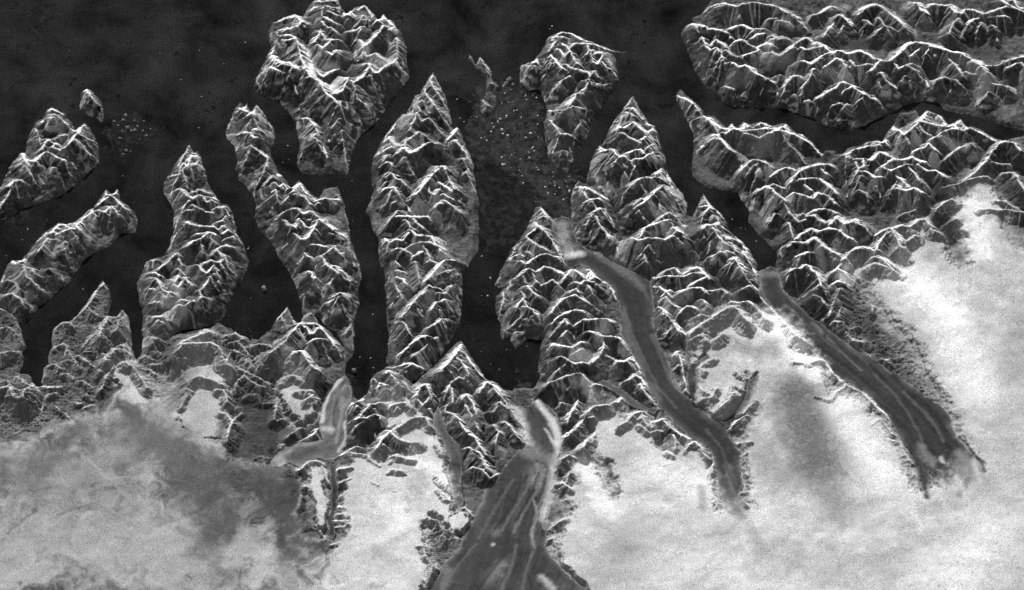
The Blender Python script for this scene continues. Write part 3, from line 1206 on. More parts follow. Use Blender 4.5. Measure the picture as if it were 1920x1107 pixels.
s .22 2.5 .7 @28 1010,820 1000,700 1040,600 1010,500
s .22 12 .6 @28 690,1060 790,930
s .2 10 .6 @28 760,710
s .2 12 .5 @28 450,980 400,1080
s .4 7 .8 @28 1060,1020 1140,1090
s .32 12 .7 @12 690,180 700,300 730,360
s .6 7 .8 @12 730,400 830,385
s .14 8 .6 @11 300,640 480,760
s .14 9 .6 @11 440,720 600,860
s .13 6 .6 @19 230,600 280,700
s .13 5 .6 @19 30,100 60,250 180,500
s .12 5 .6 @19 240,260 300,360
s .16 8 .6 @29 255,640 270,740 300,830
s .3 10 .6 @29 330,860 370,920
s .2 7 .7 @17 850,650 930,640
s .2 3 .42 @17 830,640 840,740
s .2 3 .42 @17 960,640 990,740
s .16 4 .7 @18 380,760 450,830
s .04 14 .6 @18 300,680 350,760
s .14 2 .6 @18 480,850 600,980 720,1090
s .22 10 .6 @30 340,620 380,680
s .4 4 .9 @30 412,655 415,668
s .04 6 .9 @30 290,590 340,700 360,790
s .05 5 .8 @30 400,680 420,690
s .18 14 .6 @30 480,650 510,720
s .8 6 .9 @31 700,330 735,400 750,500
s .75 7 .8 @31 810,570 870,590 930,630
s .5 7 .7 @31 860,470 940,475
s .6 8 .8 @31 1110,310 1130,370
s .5 10 .7 @31 1170,430 1250,430 1300,420
s .10 10 .95 @31 965,150 975,300 970,500
s .35 5 .7 @31 1290,250 1300,330
s .35 8 .6 @1 390,290 450,360 470,440
s .30 8 .5 @1 200,660 160,620
s .36 12 .7 @2 350,460 380,540 420,500
s .30 8 .7 @2 520,420 540,440
s .6 6 .7 @2 670,260 690,300
s .26 10 .6 @2 120,700 220,700
s .22 9 .6 @2 330,650 380,620
s .10 5 .8 @2 600,620 660,550 780,480 850,400
s .10 5 .8 @2 330,870 430,760
s .4 11 .8 @4 260,500 330,530 380,560
s .6 8 .8 @4 320,370 380,430
s .14 11 .9 @4 430,180 470,270 510,330 500,400
s .35 6 .7 @4 310,230
s .4 6 .7 @4 330,600
s .6 6 .8 @7 310,560 340,600
s .8 3.5 .9 @7 450,645 530,600
s .28 10 .7 @8 430,420 480,400
s .18 8 .9 @8 440,620 460,700 400,800 340,880
s .18 8 .9 @8 590,760 560,850 550,950 530,1030
s .7 6 .8 @8 650,550 600,620
s .3 7 .7 @8 530,640
s .10 9 .8 @8 870,480 900,380
s .5 6 .8 @6 615,80
s .35 7 .7 @6 700,450 730,500
s .3 6 .7 @6 450,950 500,930
s .35 8 .7 @6 500,1090 540,1050
s .32 14 .6 @13 700,360 780,420 880,460
s .5 6 .7 @13 820,160 880,190
s .75 7 .8 @13 690,330 730,330
s .24 14 .6 @13 430,600 560,570
s .28 8 .6 @13 780,260 860,290
s .05 14 .8 @14 230,300 500,330 800,260 
s .06 12 .8 @14 1080,320 1250,380 1450,400
s .3 12 .6 @14 1160,460 1350,560 1480,620
s .06 7 .8 @14 1100,790 1300,820
s .06 7 .8 @14 640,840 760,760
s .28 8 .6 @14 300,520 180,540
s .3 8 .6 @14 230,80 340,60
s .3 8 .6 @14 700,110 640,90
s .38 12 .8 @15 550,380 590,340
s .14 18 .7 @15 430,360 700,400
s .09 13 .9 @15 180,460 200,580 330,610
s .08 6 .9 @15 490,800 560,900 620,990
s .5 5 .8 @15 600,700
s .6 6 .8 @15 530,540
s .3 6 .8 @15 910,960
s .06 9 .8 @15 1020,450 1030,620 1050,760
s .5 8 .7 @16 650,190 710,240 770,230
s .85 5 1 @16 395,460
s .4 5 .7 @16 500,190
s .35 6 .7 @16 1050,400
s .05 14 .7 @16 990,470 1050,530
s .07 14 .8 @16 540,600 620,640 700,780
s .07 10 .7 @16 600,480 740,440
s .2 5 .7 @16 560,80 620,90
s .36 11 .8 @11 790,440
s .10 9 .9 @12 560,690 565,900 560,1060
s .32 10 .7 @12 660,700
s .5 9 .7 @12 1000,900 960,1000
s .6 11 .8 @24 590,530 700,560
s .62 12 .8 @24 620,700 690,760
s .20 12 .7 @24 730,600 820,640
s .9 7 .7 @12 760,530
s .6 6 .8 @17 560,450 600,500
s .4 6 .7 @17 690,610
s .09 9 .9 @17 370,300 390,450 330,560 200,590
s .08 8 .9 @17 600,700 700,800
s .35 10 .7 @17 180,870 320,800
s .4 7 .7 @18 430,250 450,370 470,450
s .9 10 .9 @18 620,380 590,430 640,480
s .05 16 .6 @18 660,700 800,850
s .36 9 .7 @22 780,660 860,660
s .3 8 .7 @22 120,330
s .4 8 .7 @20 130,780
s .28 12 .6 @20 60,1000
s .045 8 .9 @22 670,900 700,930
s .07 9 .8 @23 880,700 900,820
s .07 9 .8 @23 900,560 860,600
s .5 6 .8 @23 995,600
s .4 7 .7 @23 910,440
s .5 6 .8 @23 690,590
s .07 6 .8 @23 720,700 740,880
s .2 7 .8 @23 740,580 800,640
s .20 9 .7 @0 1800,850 1830,880
s .16 6 .7 @0 1815,900 1800,930
s .50 5 .8 @30 400,760 430,840 460,900
s .48 5 .8 @30 460,720 500,800 520,830
s .45 5 .8 @30 520,660 545,740
s .55 5 .7 @30 290,720 310,820 340,900
s .30 7 .7 @29 350,880 390,960
s .5 6 .8 @29 310,890 330,960
s .2 8 .6 @29 150,720 160,800
s .25 6 .6 @29 170,900 250,890
s .055 42 .9 @0 430,890 480,920 530,950
s .06 18 .8 @0 420,960 430,1000
s .09 16 .8 @0 350,880 390,920
s .12 22 .7 @0 250,800 290,830
s .12 14 .7 @0 330,830 370,850
s .08 10 .8 @0 395,935 405,985
s .35 10 .6 @0 450,1010 420,1060
s .06 10 .8 @0 560,960 575,990
s .10 9 .7 @0 230,760 260,790
s .10 40 .7 @0 280,810 340,850 380,880
s .12 30 .7 @0 400,990 380,1040
s .30 18 .8 @0 470,1000 440,1050
s .3 14 .7 @0 330,720 300,770
s .12 24 .7 @0 130,810 180,800
s .14 18 .7 @0 350,700 330,760
s .045 20 .6 @28 560,1000 700,1090
s .28 3 .55 @28 1160,200 1150,330 1120,450 1080,540 1060,620 1085,690
s .24 3 .48 @28 1120,330 1090,450 1030,560 1010,680 1000,800
s .20 3 .48 @28 1070,320 1050,420 980,520 930,600 880,720
s .03 3 .8 @28 1040,320 1010,430 950,540 890,640
s .16 3 .48 @28 1000,300 970,420 880,560 800,700
s .03 2.5 .7 @28 960,340 900,460 820,600 740,700
s .14 3 .42 @28 880,360 800,470 700,640 640,760
s .17 3 .42 @28 700,430 640,560 560,700 500,830
s .03 3 .7 @28 980,840 960,960 1000,1080
s .17 3 .42 @28 900,800 860,950 800,1100
s .03 4 .6 @28 820,860 720,980 640,1107
s .17 3 .42 @28 1000,850 960,980 940,1100
s .15 3 .42 @28 620,800 520,920 420,1060
s .13 3 .48 @19 40,60 90,250 180,430 270,620 400,760
s .04 3 .7 @19 130,100 190,330 300,520 420,680 560,820
s .12 3 .42 @19 220,250 300,430 360,560 480,700
s .12 3 .42 @29 170,500 230,570 260,680 270,780
s .05 2.5 .6 @29 220,560 250,640 290,740
s .12 3 .42 @11 330,640 450,700 560,800 610,900
s .04 2.5 .7 @11 250,680 400,740 520,860 540,1000
s .12 3 .42 @11 500,760 600,850 650,950
s .14 3 .42 @18 200,640 380,800 560,960
s .04 2.5 .6 @18 300,720 480,900 650,1060
s .12 3 .42 @18 600,900 760,1040
s .13 3 .42 @30 180,370 260,450 330,560 360,640
s .04 3 .6 @30 230,400 320,500 400,600
s .14 3 .42 @30 280,430 380,530 420,600
s .35 3 .48 @22 540,600 470,700 440,800 440,900
s .10 3 .7 @22 510,640 450,760 430,860
s .30 3 .48 @22 570,700 520,780 500,900 480,1000
s .24 26 .6 @0 1170,1030
s .30 22 .5 @0 1420,760 1410,820
s .26 20 .6 @0 1350,640 1330,700
s .33 40 .5 @0 1650,1050 1500,1060
s .08 26 .8 @0 330,900 380,940 400,1000
s .10 20 .7 @0 240,790 200,810
s .07 22 .8 @0 560,1000 545,1040
s .12 22 .6 @0 90,850 60,900
s .8 22 .6 @0 1460,600 1520,680
s .8 22 .6 @0 1720,540 1780,590
s .14 40 .6 @0 1500,760 1525,860
"""
MELANGE = [
 (.075, 1.05, '905,130 940,165 985,165 1005,190 1012,230 1020,300 1045,330 1080,320 1080,350 1060,400 1040,410 1010,385 985,350 940,320 900,300 880,260 890,200 900,160'),
 (.045, .75, '880,300 960,320 1010,370 1010,400 980,430 950,470 900,480 890,420'),
 (.05, .62, '190,215 240,205 280,240 270,270 230,290 200,280'),
 (.05, .55, '60,60 75,15 100,5 100,15 85,40 70,85 50,105'),
 (.04, .45, '120,110 170,90 210,95 190,110 130,125'),
 (.09, .9, '1040,400 1080,400 1085,430 1070,450 1040,425'),
 (.05, .9, '620,680 660,700 670,720 640,735 620,720'),
 (.06, .9, '950,735 1000,700 1010,740 975,760 950,755'),
 (.05, .7, '0,410 30,400 60,390 70,400 30,420 0,425'),
]
BERGS = '857,187,1.2 862,222,.8 883,220,.8 894,220,.8 870,229,1.0 862,345,.6 904,481,.9 919,521,1.0 914,555,1.3 919,522,.8 915,556,.9 903,481,.7 903,555,.7 699,590,.8 920,523,.8 373,240,.8 374,95,.8 460,80,.8 378,182,1 465,467,.9 466,464,.7 540,274,.9 541,300,.7 530,305,.6 660,340,.7 52,430,1 12,480,.9 156,543,.8 42,450,.7 661,415,.5 1373,412,1.1 1389,428,.6 1398,430,.7 1418,453,.7 1300,330,.7 900,700,.7 902,660,.6 940,600,.5 920,683,.8 936,693,.6 988,650,.6 950,656,.5 675,670,.8 695,672,.8 671,690,.6 700,690,.7 1145,330,.5 282,242,.6 130,95,.6 1035,50,1.2 1031,55,.8 1035,185,.8 880,105,.7 230,330,.6 250,380,.5 470,560,.5 300,100,.6 340,150,.6 420,120,.6'
SKERRIES = '214,228,1 222,236,.8 231,226,1.3 236,217,1.2 240,240,1.5 246,246,1.1 253,245,1.2 258,238,1 229,247,1.1 225,260,.9 252,227,.8 237,283,1.1 231,290,.9 245,285,.7 270,228,.9 274,255,.9 262,262,.7 268,246,.8 950,157,1.6 955,150,1.8 962,160,1.6 945,162,1.3 958,170,1.0'
HUMMOCK = ['80,610 170,550 240,590 260,650 240,700 180,740 90,790 0,830 -60,830 -60,690 60,690', '0,560 40,600 50,680 -40,700 -60,560',
 '415,610 440,605 480,650 530,640 525,750 500,760 440,750 410,680', '265,610 330,600 340,640 300,720 270,680',
 '1560,560 1620,540 1640,600 1700,640 1740,720 1790,800 1760,790 1640,700 1560,620', '810,870 850,900 860,1000 800,1107 760,1107 790,1000']
HEADS = {'g3': [(1405,1010,42)], 'g4': [(1825,935,42),(1750,950,26),(1735,975,24),(1785,975,34)], 'kang': [(500,905,26)], 'vg1': [(862,985,14)]}
import bpy, math, numpy as np
from mathutils import Vector
TH = math.radians(40.0); CT, ST = math.cos(TH), math.sin(TH)
STEP_X, STEP_V = 1.08, 1.0            # grid step, in map pixels
SR, SC = 1.0, 1.15                    # slope under a crest, slope of a sea cliff
X0, X1 = -66.0, 1986.0
G0, G1 = -70.0/CT, 1215.0/CT
TILES = [(0,0,1),(0,150,3.954),(0,340,3.954),(240,260,3.954),(240,440,3.954),(420,180,3.954),(420,420,3.954),
 (660,120,3.954),(660,360,3.954),(860,40,3.459),(1050,160,3.954),(1050,320,3.954),(880,380,3.954),(1260,0,3.954),
 (1500,0,3.952),(1260,160,3.256),(1560,200,3.075),(1200,340,3.69),(1420,400,3.69),(1160,560,3.69),(0,500,3.69),
 (280,580,3.69),(500,560,3.69),(640,600,3.256),(900,500,3.256),(940,740,3.075),(480,800,3.606),(0,660,2.476),
 (720,800,3.605),(1240,560,2.025),(1540,500,1.824),(380,0,3.69),(0,0,3.69)]
nx = int((X1-X0)/STEP_X)+1; ng = int((G1-G0)/(STEP_V/CT))+1
sx = (X1-X0)/(nx-1); sg = (G1-G0)/(ng-1)
GX = (X0+np.arange(nx)*sx)[None,:].astype(np.float32)
GG = (G0+np.arange(ng)*sg)[:,None].astype(np.float32)
rng = np.random.RandomState(7)

def vnoise(scale, seed, sy=None):
    """smooth lattice noise on the grid, about -1..1"""
    sy = sy or scale
    r = np.random.RandomState(seed)
    px = (GX[0]-X0)/scale; py = (GG[:,0]-G0)/sy
    L = (r.rand(int(py[-1])+4, int(px[-1])+4).astype(np.float32)*2-1)
    ix = px.astype(int); iy = py.astype(int)
    fx = (px-ix).astype(np.float32); fy = (py-iy).astype(np.float32)
    fx = fx*fx*fx*(fx*(fx*6-15)+10); fy = fy*fy*fy*(fy*(fy*6-15)+10)
    A = L[:, ix]*(1-fx) + L[:, ix+1]*fx
    return A[iy]*(1-fy[:,None]) + A[iy+1]*fy[:,None]
def fbm(scale, seed, octv=4, gain=.5):
    o = 0; a = 1
    for k in range(octv):
        o = o + a*vnoise(scale/2**k, seed+k*17); a *= gain
    return o
def ridged(scale, seed, octv=4, gain=.55):
    o = 0; a = 1
    for k in range(octv):
        o = o + a*(1-2*np.abs(vnoise(scale/2**k, seed+k*31))); a *= gain
    return o
def sst(a, b, x):
    t = np.clip((x-a)/(b-a), 0, 1); return t*t*(3-2*t)

def parse_pts(tok, tile):
    pts = []
    for t in tok:
        if t[0] == '@': tile = int(t[1:]); continue
        x, y = t.split(','); ox, oy, k = TILES[tile]
        pts.append((ox+float(x)/k, oy+float(y)/k))
    return pts, tile
COAST, GLAC, FLOW, ICE, RID, STAMP = [], [], {}, [], [], []
tile = 0
for ln in DATA.strip().splitlines():
    t = ln.split()
    if not t or t[0][0] == '#': continue
    if t[0][0] == '@': tile = int(t[0][1:]); continue
    if t[0] == 'c': COAST.append((t[1], float(t[2]), parse_pts(t[3:], 0)[0]))
    elif t[0] == 'g': GLAC.append((t[1], float(t[2]), float(t[3]), parse_pts(t[4:], 0)[0]))
    elif t[0] == 'f': FLOW[GLAC[-1][0]] = parse_pts(t[1:], 0)[0]
    elif t[0] == 'i': ICE.append((float(t[1]), float(t[2]), float(t[3]), parse_pts(t[4:], 0)[0]))
    elif t[0] == 's': STAMP.append((float(t[1]), float(t[2]), float(t[3]), parse_pts(t[4:], 0)[0]))
    elif t[0][0] == 'r':
        h, _, b = t[0][1:].partition('*'); b = float(b) if b else .8
        h1, _, h2 = h.partition('>'); h1 = float(h1); h2 = float(h2) if h2 else h1
        RID.append((h1, h2, b, parse_pts(t[1:], tile)[0]))

def ground(pts, z=0):                 # height z seen at (x, v) stands at map row g
    return [(x, (v+z*ST)/CT) for x, v in pts]
def win(x0, x1, g0, g1):
    i0 = max(0, int((x0-X0)/sx)); i1 = min(nx, int((x1-X0)/sx)+2)
    j0 = max(0, int((g0-G0)/sg)); j1 = min(ng, int((g1-G0)/sg)+2)
    return (slice(j0, j1), slice(i0, i1)) if i1 > i0 and j1 > j0 else None
def seg_dist(W, a, b):
    x = GXW[W]; g = GGW[W]
    dx, dg = b[0]-a[0], b[1]-a[1]; L2 = dx*dx+dg*dg+1e-6
    t = np.clip(((x-a[0])*dx+(g-a[1])*dg)/L2, 0, 1)
    ex = x-a[0]-t*dx; eg = g-a[1]-t*dg
    return np.sqrt(ex*ex+eg*eg), t, ex*dg-eg*dx
# coordinates wrinkled a little so that no traced line stays ruler-straight
GXW = GX + 1.5*vnoise(19, 11) + .9*vnoise(7, 12) + .5*vnoise(3.2, 13)
GGW = GG + 1.5*vnoise(19, 14) + .9*vnoise(7, 15) + .5*vnoise(3.2, 16)

def inside(P):
    P = np.array(P); m = np.zeros((ng, nx), bool)
    g = GG[:,0]
    xs = [[] for _ in range(ng)]
    n = len(P)
    for k in range(n):
        a, b = P[k], P[(k+1) % n]
        if a[1] == b[1]: continue
        if a[1] > b[1]: a, b = b, a
        j0 = max(0, int(math.ceil((a[1]-G0)/sg))); j1 = min(ng-1, int(math.ceil((b[1]-G0)/sg))-1)
        for j in range(j0, j1+1):
            xs[j].append(a[0]+(G0+j*sg-a[1])/(b[1]-a[1])*(b[0]-a[0]))
    for j, r in enumerate(xs):
        r.sort()
        for k in range(0, len(r)-1, 2):
            i0 = max(0, int(math.ceil((r[k]-X0)/sx))); i1 = min(nx, int(math.floor((r[k+1]-X0)/sx))+1)
            if i1 > i0: m[j, i0:i1] = True
    return m
def sdist(P, R=60.0):                 # signed distance to a closed outline, + inside
    D = np.full((ng, nx), R, np.float32); n = len(P)
    for k in range(n):
        a, b = P[k], P[(k+1) % n]
        W = win(min(a[0], b[0])-R, max(a[0], b[0])+R, min(a[1], b[1])-R, max(a[1], b[1])+R)
        if W is None: continue
        d, _, _ = seg_dist(W, a, b)
        D[W] = np.minimum(D[W], d)
    # the inside test follows the same wrinkle
    m = inside(P)
    J = np.clip(((GGW-G0)/sg+.5).astype(int), 0, ng-1); I = np.clip(((GXW-X0)/sx+.5).astype(int), 0, nx-1)
    return np.where(m[J, I], D, -D)

# ------------------------------------------------------------ land
SEA = np.full((ng, nx), -60, np.float32); LAB = np.zeros((ng, nx), np.int16); FLO = np.zeros((ng, nx), np.float32)
for k, (nm, fl, P) in enumerate(COAST):
    s = sdist(ground(P))
    m = s > SEA
    LAB[m] = k; FLO[m] = fl; SEA = np.maximum(SEA, s)
GD = np.full((ng, nx), -60, np.float32); GZ = np.full((ng, nx), 6, np.float32); GI = np.full((ng, nx), -1, np.int16)
for k, (nm, z, al, P) in enumerate(GLAC):
    s = sdist(ground(P, z))
    m = s > GD
    GI[m] = k; GZ[m] = z; GD = np.maximum(GD, s)
fn = 5*fbm(22, 400, 4, .6) + 2.2*vnoise(5, 431, 9)
for k, (nm, z, al, P) in enumerate(GLAC):      # a glacier's head melts into the ice behind it
    for hx, hv, hr in HEADS.get(nm, []):
        dd = np.hypot(GX-hx, GG-hv/CT)
        GD = GD - 50*sst(hr*1.45, hr*.7, dd+.9*fn)*(GD > -59)
LIM = np.minimum(SC*np.maximum(SEA, 0)+1.5, np.where(GD > 0, GZ, GZ+1.5*np.maximum(-GD, 0)))
LIM = np.where(SEA > 58, np.minimum(90, np.where(GD > 0, GZ, GZ+1.5*np.maximum(-GD, 0))), LIM)
def fit(x, v, h):                     # tallest height up to h the ground there can carry, keeping the traced place
    hs = np.arange(h, 1.0, -1.0) if h > 2 else np.array([h])
    j = np.clip((((v+hs*ST)/CT-G0)/sg).astype(int), 0, ng-1); i = min(max(int((x-X0)/sx), 0), nx-1)
    ok = np.nonzero(hs <= LIM[j, i])[0]
    return float(hs[ok[0]]) if len(ok) else 2.0
n1 = np.random.RandomState(5).rand(8192)*2-1
def noise1(s):
    i = np.floor(s).astype(int); f = s-i; f = f*f*(3-2*f)
    return n1[i % 8192]*(1-f)+n1[(i+1) % 8192]*f
BASE = np.minimum(np.maximum(FLO*.45 + 1.3*fbm(34, 90, 3), .8), .5*SEA)
Z = BASE.copy(); CREST = np.zeros((ng, nx), np.float32); NLIT = CREST.copy(); GUL = CREST.copy(); STR = CREST.copy()
def resample(P, h1, h2):
    Q = []; tot = sum(math.dist(P[k], P[k+1]) for k in range(len(P)-1)) or 1; acc = 0
    for k in range(len(P)-1):
        L = math.dist(P[k], P[k+1]); m = max(1, int(L/8))
        for j in range(m):
            f = j/m; Q.append((P[k][0]+(P[k+1][0]-P[k][0])*f, P[k][1]+(P[k+1][1]-P[k][1])*f, (acc+L*f)/tot))
        acc += L
    Q.append((P[-1][0], P[-1][1], 1.0))
    return Q
def lay(N, q, b, low=False):
    s0 = q*37.0
    for k in range(len(N)-1):
        a, c = N[k], N[k+1]
        L = math.hypot(c[0]-a[0], c[1]-a[1])
        R = 9 if low else max(a[2], c[2])*1.3+6
        W = win(min(a[0], c[0])-R, max(a[0], c[0])+R, min(a[1], c[1])-R, max(a[1], c[1])+R)
        if W is None or (low and not (a[3] or c[3])): s0 += L; continue
        d, t, side = seg_dist(W, a, c)
        run = max(-.8, min(.8, (a[2]-c[2])/max(L, 1e-3)))     # gullies run down and along a falling crest
        s = s0 + t*L + d*run + np.where(side > 0, 911.0, 0)
        gul = noise1(s/3.9)*1.0 + noise1(s/2.5+77)*.55 + noise1(s/9.0+31)*1.0
        hh = a[2]+(c[2]-a[2])*t
        if low:                       # a rib standing on a bigger slope
            zz = hh - 1.1*d; gul = GUL[W]
        else:
            RR = np.where(side*(c[0]-a[0]) > 0, hh*.88+3, hh*1.24+3)   # steep north faces, long fluted south slopes
            zz = hh*np.clip(1-d/RR, 0, 1)**1.35 + np.clip(d/8, 0, 1)*np.clip(1.3-d/RR, 0, 1)*1.8*gul - .3*np.clip(d/RR, 0, 1)
        m = zz > Z[W]
        Z[W] = np.where(m, zz, Z[W])
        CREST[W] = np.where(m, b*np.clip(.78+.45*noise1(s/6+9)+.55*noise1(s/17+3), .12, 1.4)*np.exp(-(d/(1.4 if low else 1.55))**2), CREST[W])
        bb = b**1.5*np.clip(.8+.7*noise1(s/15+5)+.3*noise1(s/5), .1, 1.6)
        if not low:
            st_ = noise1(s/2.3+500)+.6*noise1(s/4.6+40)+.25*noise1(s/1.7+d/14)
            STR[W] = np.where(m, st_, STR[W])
        if not low: NLIT[W] = np.where(m, bb*np.exp(-(d/(4+10*b**3))**2), NLIT[W]); GUL[W] = np.where(m, gul, GUL[W])
        s0 += L
RES = []
for q, (h1, h2, b, P) in enumerate(RID):
    N = [[x, v, fit(x, v, h1+(h2-h1)*f**1.5)] for x, v, f in resample(P, h1, h2)]
    for _ in range(2):                # no sudden steps along a crest
        for k in range(1, len(N)-1): N[k][2] = min(N[k][2], .5*(N[k-1][2]+N[k+1][2])+1.5)
    RES.append(N); lay([(x, (v+h*ST)/CT, h, 0) for x, v, h in N], q, b)
# second pass: ridge lines that ended up buried stand out as ribs where they were traced
def hit(x, v):
    i = min(max(int((x-X0)/sx), 0), nx-1); j0 = max(0, int((v/CT-G0)/sg)-3); j1 = min(ng, j0+int(100/CT/sg))
    col = GG[j0:j1,0]*CT - Z[j0:j1, i]*ST
    j = np.nonzero(col <= v)[0]
    if not len(j): return v/CT, 0.0
    return float(GG[j0+j[-1], 0]), float(Z[j0+j[-1], i])
ribs = []
for q, N in enumerate(RES):
    M = []
    for x, v, h in N:
        g, z = hit(x, v)
        buried = abs(g-(v+h*ST)/CT) > 3.5 and z > 2
        M.append((x, (v+(z+2.6)*ST)/CT if buried else (v+h*ST)/CT, (z+2.6) if buried else h, buried))
    ribs.append(M)
for q, M in enumerate(ribs):
    if any(m[3] for m in M): lay(M, q, min(1, RID[q][2]+.1), True)
# rough rock, and low country of small broken hills
HUM = np.zeros((ng, nx), np.float32)
for pp in HUMMOCK:
    HUM = np.maximum(HUM, sst(-8, 8, sdist([(float(a), (float(b)+5)/CT) for a, b in (q.split(',') for q in pp.split())])+6*fbm(12, 210, 2)))
rough = ridged(24, 200, 4)*.9 + ridged(8, 230, 2)*.5
land = sst(0, 8, SEA)
Z = Z + rough*land*(1-.75*CREST)*(1+.9*HUM) + 1.1*HUM*ridged(6, 250, 2)*land
edge = SC*SEA + 1.2*fbm(9, 300, 2)*sst(-2, 2, SEA)*sst(14, 4, SEA)
Z = np.minimum(Z, edge)
# valley glaciers cut their troughs
wall = GZ + 1.5*np.maximum(-GD, 0)
Z = np.where(GD > -58, np.minimum(Z, wall), Z)
ICEM = np.zeros((ng, nx), np.float32); ICES = ICEM.copy(); den = ICEM+1e-4; num = den*.46
fn = 5*fbm(22, 400, 4, .6) + 2.2*vnoise(5, 431, 9)
for z, al, fe, P in ICE:
    s = sdist(ground(P, z))
    ICEM = np.maximum(ICEM, sst(-fe, fe, s+fn)); so = sst(-3.6*fe, 1.4*fe, s+1.9*fn); ICES = np.maximum(ICES, so)
    w = sst(-34, 30, s+fn)**2+1e-4*(s > -55); num += al*w; den += w
ICEA = num/den
for nm in HEADS:
    for hx, hv, hr in HEADS[nm]:
        w = sst(hr*2.3, hr*1.3, np.hypot(GX-hx, GG-hv/CT)+1.5*fn); ICEM = np.maximum(ICEM, w); ICES = np.maximum(ICES, w)
ICEM = ICEM*(GD < 1)
gl = sst(-.8, .8, GD)
zi = 15 + 2.2*fbm(60, 500, 3) + .08*fbm(6, 520, 2)
zi = np.minimum(zi, wall+1)
ZI = np.maximum(Z, zi); ZI = np.where(Z > zi, zi+(Z-zi)*.95, ZI)
Z = Z + (ZI-Z)*ICEM
zg = GZ + .35*fbm(14, 540, 3)
Z = Z*(1-gl)+zg*gl
Z = np.where(SEA < -12, -8, Z)

# ------------------------------------------------------------ ground colours (map unit = map pixel)
gy, gx = np.gradient(Z.astype(np.float32), sg, sx)
slope = np.hypot(gx, gy)
CT2 = fbm(40, 600, 4, .6); FN = fbm(6, 640, 3, .7)
chute = sst(.15, 1.1, STR+.12*FN)*sst(-1.6, .8, fbm(18, 950, 3)+.4)                    # paler streaks running down the slopes
rock = .060*(1+.35*CT2+.3*FN) + .27*chute
flat = .075*(1+.45*CT2+.4*FN)
rock = rock+.045*HUM
A = rock + (flat-rock)*sst(.7, .25, slope)
# light painted as white along the crests and on their far, sun-facing side
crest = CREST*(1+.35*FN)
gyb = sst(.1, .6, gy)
lit_white = (1-.5*HUM)*np.clip(crest*.95 + gyb*(.06+NLIT*1.15)*(1+.3*FN), 0, 1)*land  # painted brightness of slopes turned to the sun, strongest at the crest
A = A + (.85-A)*lit_white
steep = sst(.45, .95, slope)*(1-lit_white)
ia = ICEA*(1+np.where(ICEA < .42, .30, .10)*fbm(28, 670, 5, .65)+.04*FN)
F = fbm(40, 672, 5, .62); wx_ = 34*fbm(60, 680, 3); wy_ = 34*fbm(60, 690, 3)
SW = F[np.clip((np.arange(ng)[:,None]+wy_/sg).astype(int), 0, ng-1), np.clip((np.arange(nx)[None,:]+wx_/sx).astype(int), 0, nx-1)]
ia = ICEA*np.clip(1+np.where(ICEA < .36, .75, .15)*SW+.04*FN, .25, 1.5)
A = A + (ia*(1-.5*steep*(1-.4*lit_white)) - A)*np.maximum(ICES, ICEM)*(1-.55*lit_white*(1-ICEM))
STP = []
def stamp_ground(x, v):
    i = min(max(int((x-X0)/sx), 0), nx-1)
    col = GG[:,0]*CT - Z[:, i]*ST
    j = np.nonzero(col <= v)[0]
    return (x, float(GG[j[-1], 0])) if len(j) else (x, v/CT)
glA = np.zeros((ng, nx), np.float32); MOT = fbm(16, 660, 4, .65)
for k, (nm, z, al, P) in enumerate(GLAC):
    fl = ground(FLOW[nm], z); D = np.full((ng, nx), 1e3, np.float32); S = np.zeros((ng, nx), np.float32); s0 = 0
    for a, c in zip(fl[:-1], fl[1:]):
        L = math.dist(a, c); W = win(min(a[0], c[0])-130, max(a[0], c[0])+130, min(a[1], c[1])-130, max(a[1], c[1])+130)
        if W is None: continue
        d, t, side = seg_dist(W, a, c)
        m = d < np.abs(D[W]); D[W] = np.where(m, np.where(side > 0, d, -d), D[W]); S[W] = np.where(m, s0+t*L, S[W]); s0 += L
    al = al*.38
    st = noise1(D/3.0+k*91+2.0*np.sin(S/60))*.16 + noise1(D/8.0+k*31)*.22 + noise1(D/1.6+k*3+S/90)*.08
    cross = noise1(S/34+k*77)*.16+noise1(S/7+np.abs(D)/9)*.05
    glA = np.where(GI == k, al*(1+st+cross+.10*FN), glA)
rim = np.exp(-((GD-1.0)/1.5)**2)*.07*(1+FN) + .035*np.exp(-(GD/9)**2)*(1+CT2)
glA = glA+rim
for nm in HEADS:
    for hx, hv, hr in HEADS[nm]:
        w = .85*sst(hr*2.3, hr*.9, np.hypot(GX-hx, (GG-hv/CT)*.8)+2.2*fn+9*MOT); glA = glA+(.40*(1+.25*SW)-glA)*w
A = A*(1-gl) + glA*gl
for al, w, st, P in STAMP:
    q = [stamp_ground(*p) for p in P]
    if len(q) == 1: q = q*2
    R = w*2.6; M = np.full((ng, nx), 1e3, np.float32)
    for a, c in zip(q[:-1], q[1:]):
        W = win(min(a[0], c[0])-R, max(a[0], c[0])+R, min(a[1], c[1])-R, max(a[1], c[1])+R)
        if W is None: continue
        d, _, _ = seg_dist(W, a, c); M[W] = np.minimum(M[W], d)
    m = st*sst(1.9, 0, M/w+((.16 if w > 25 else .5)*MOT if w > 9 else .2*MOT))*(1+.15*FN)
    A = A + (al-A)*np.clip(m, 0, 1)
A = np.clip(A, .01, .92)
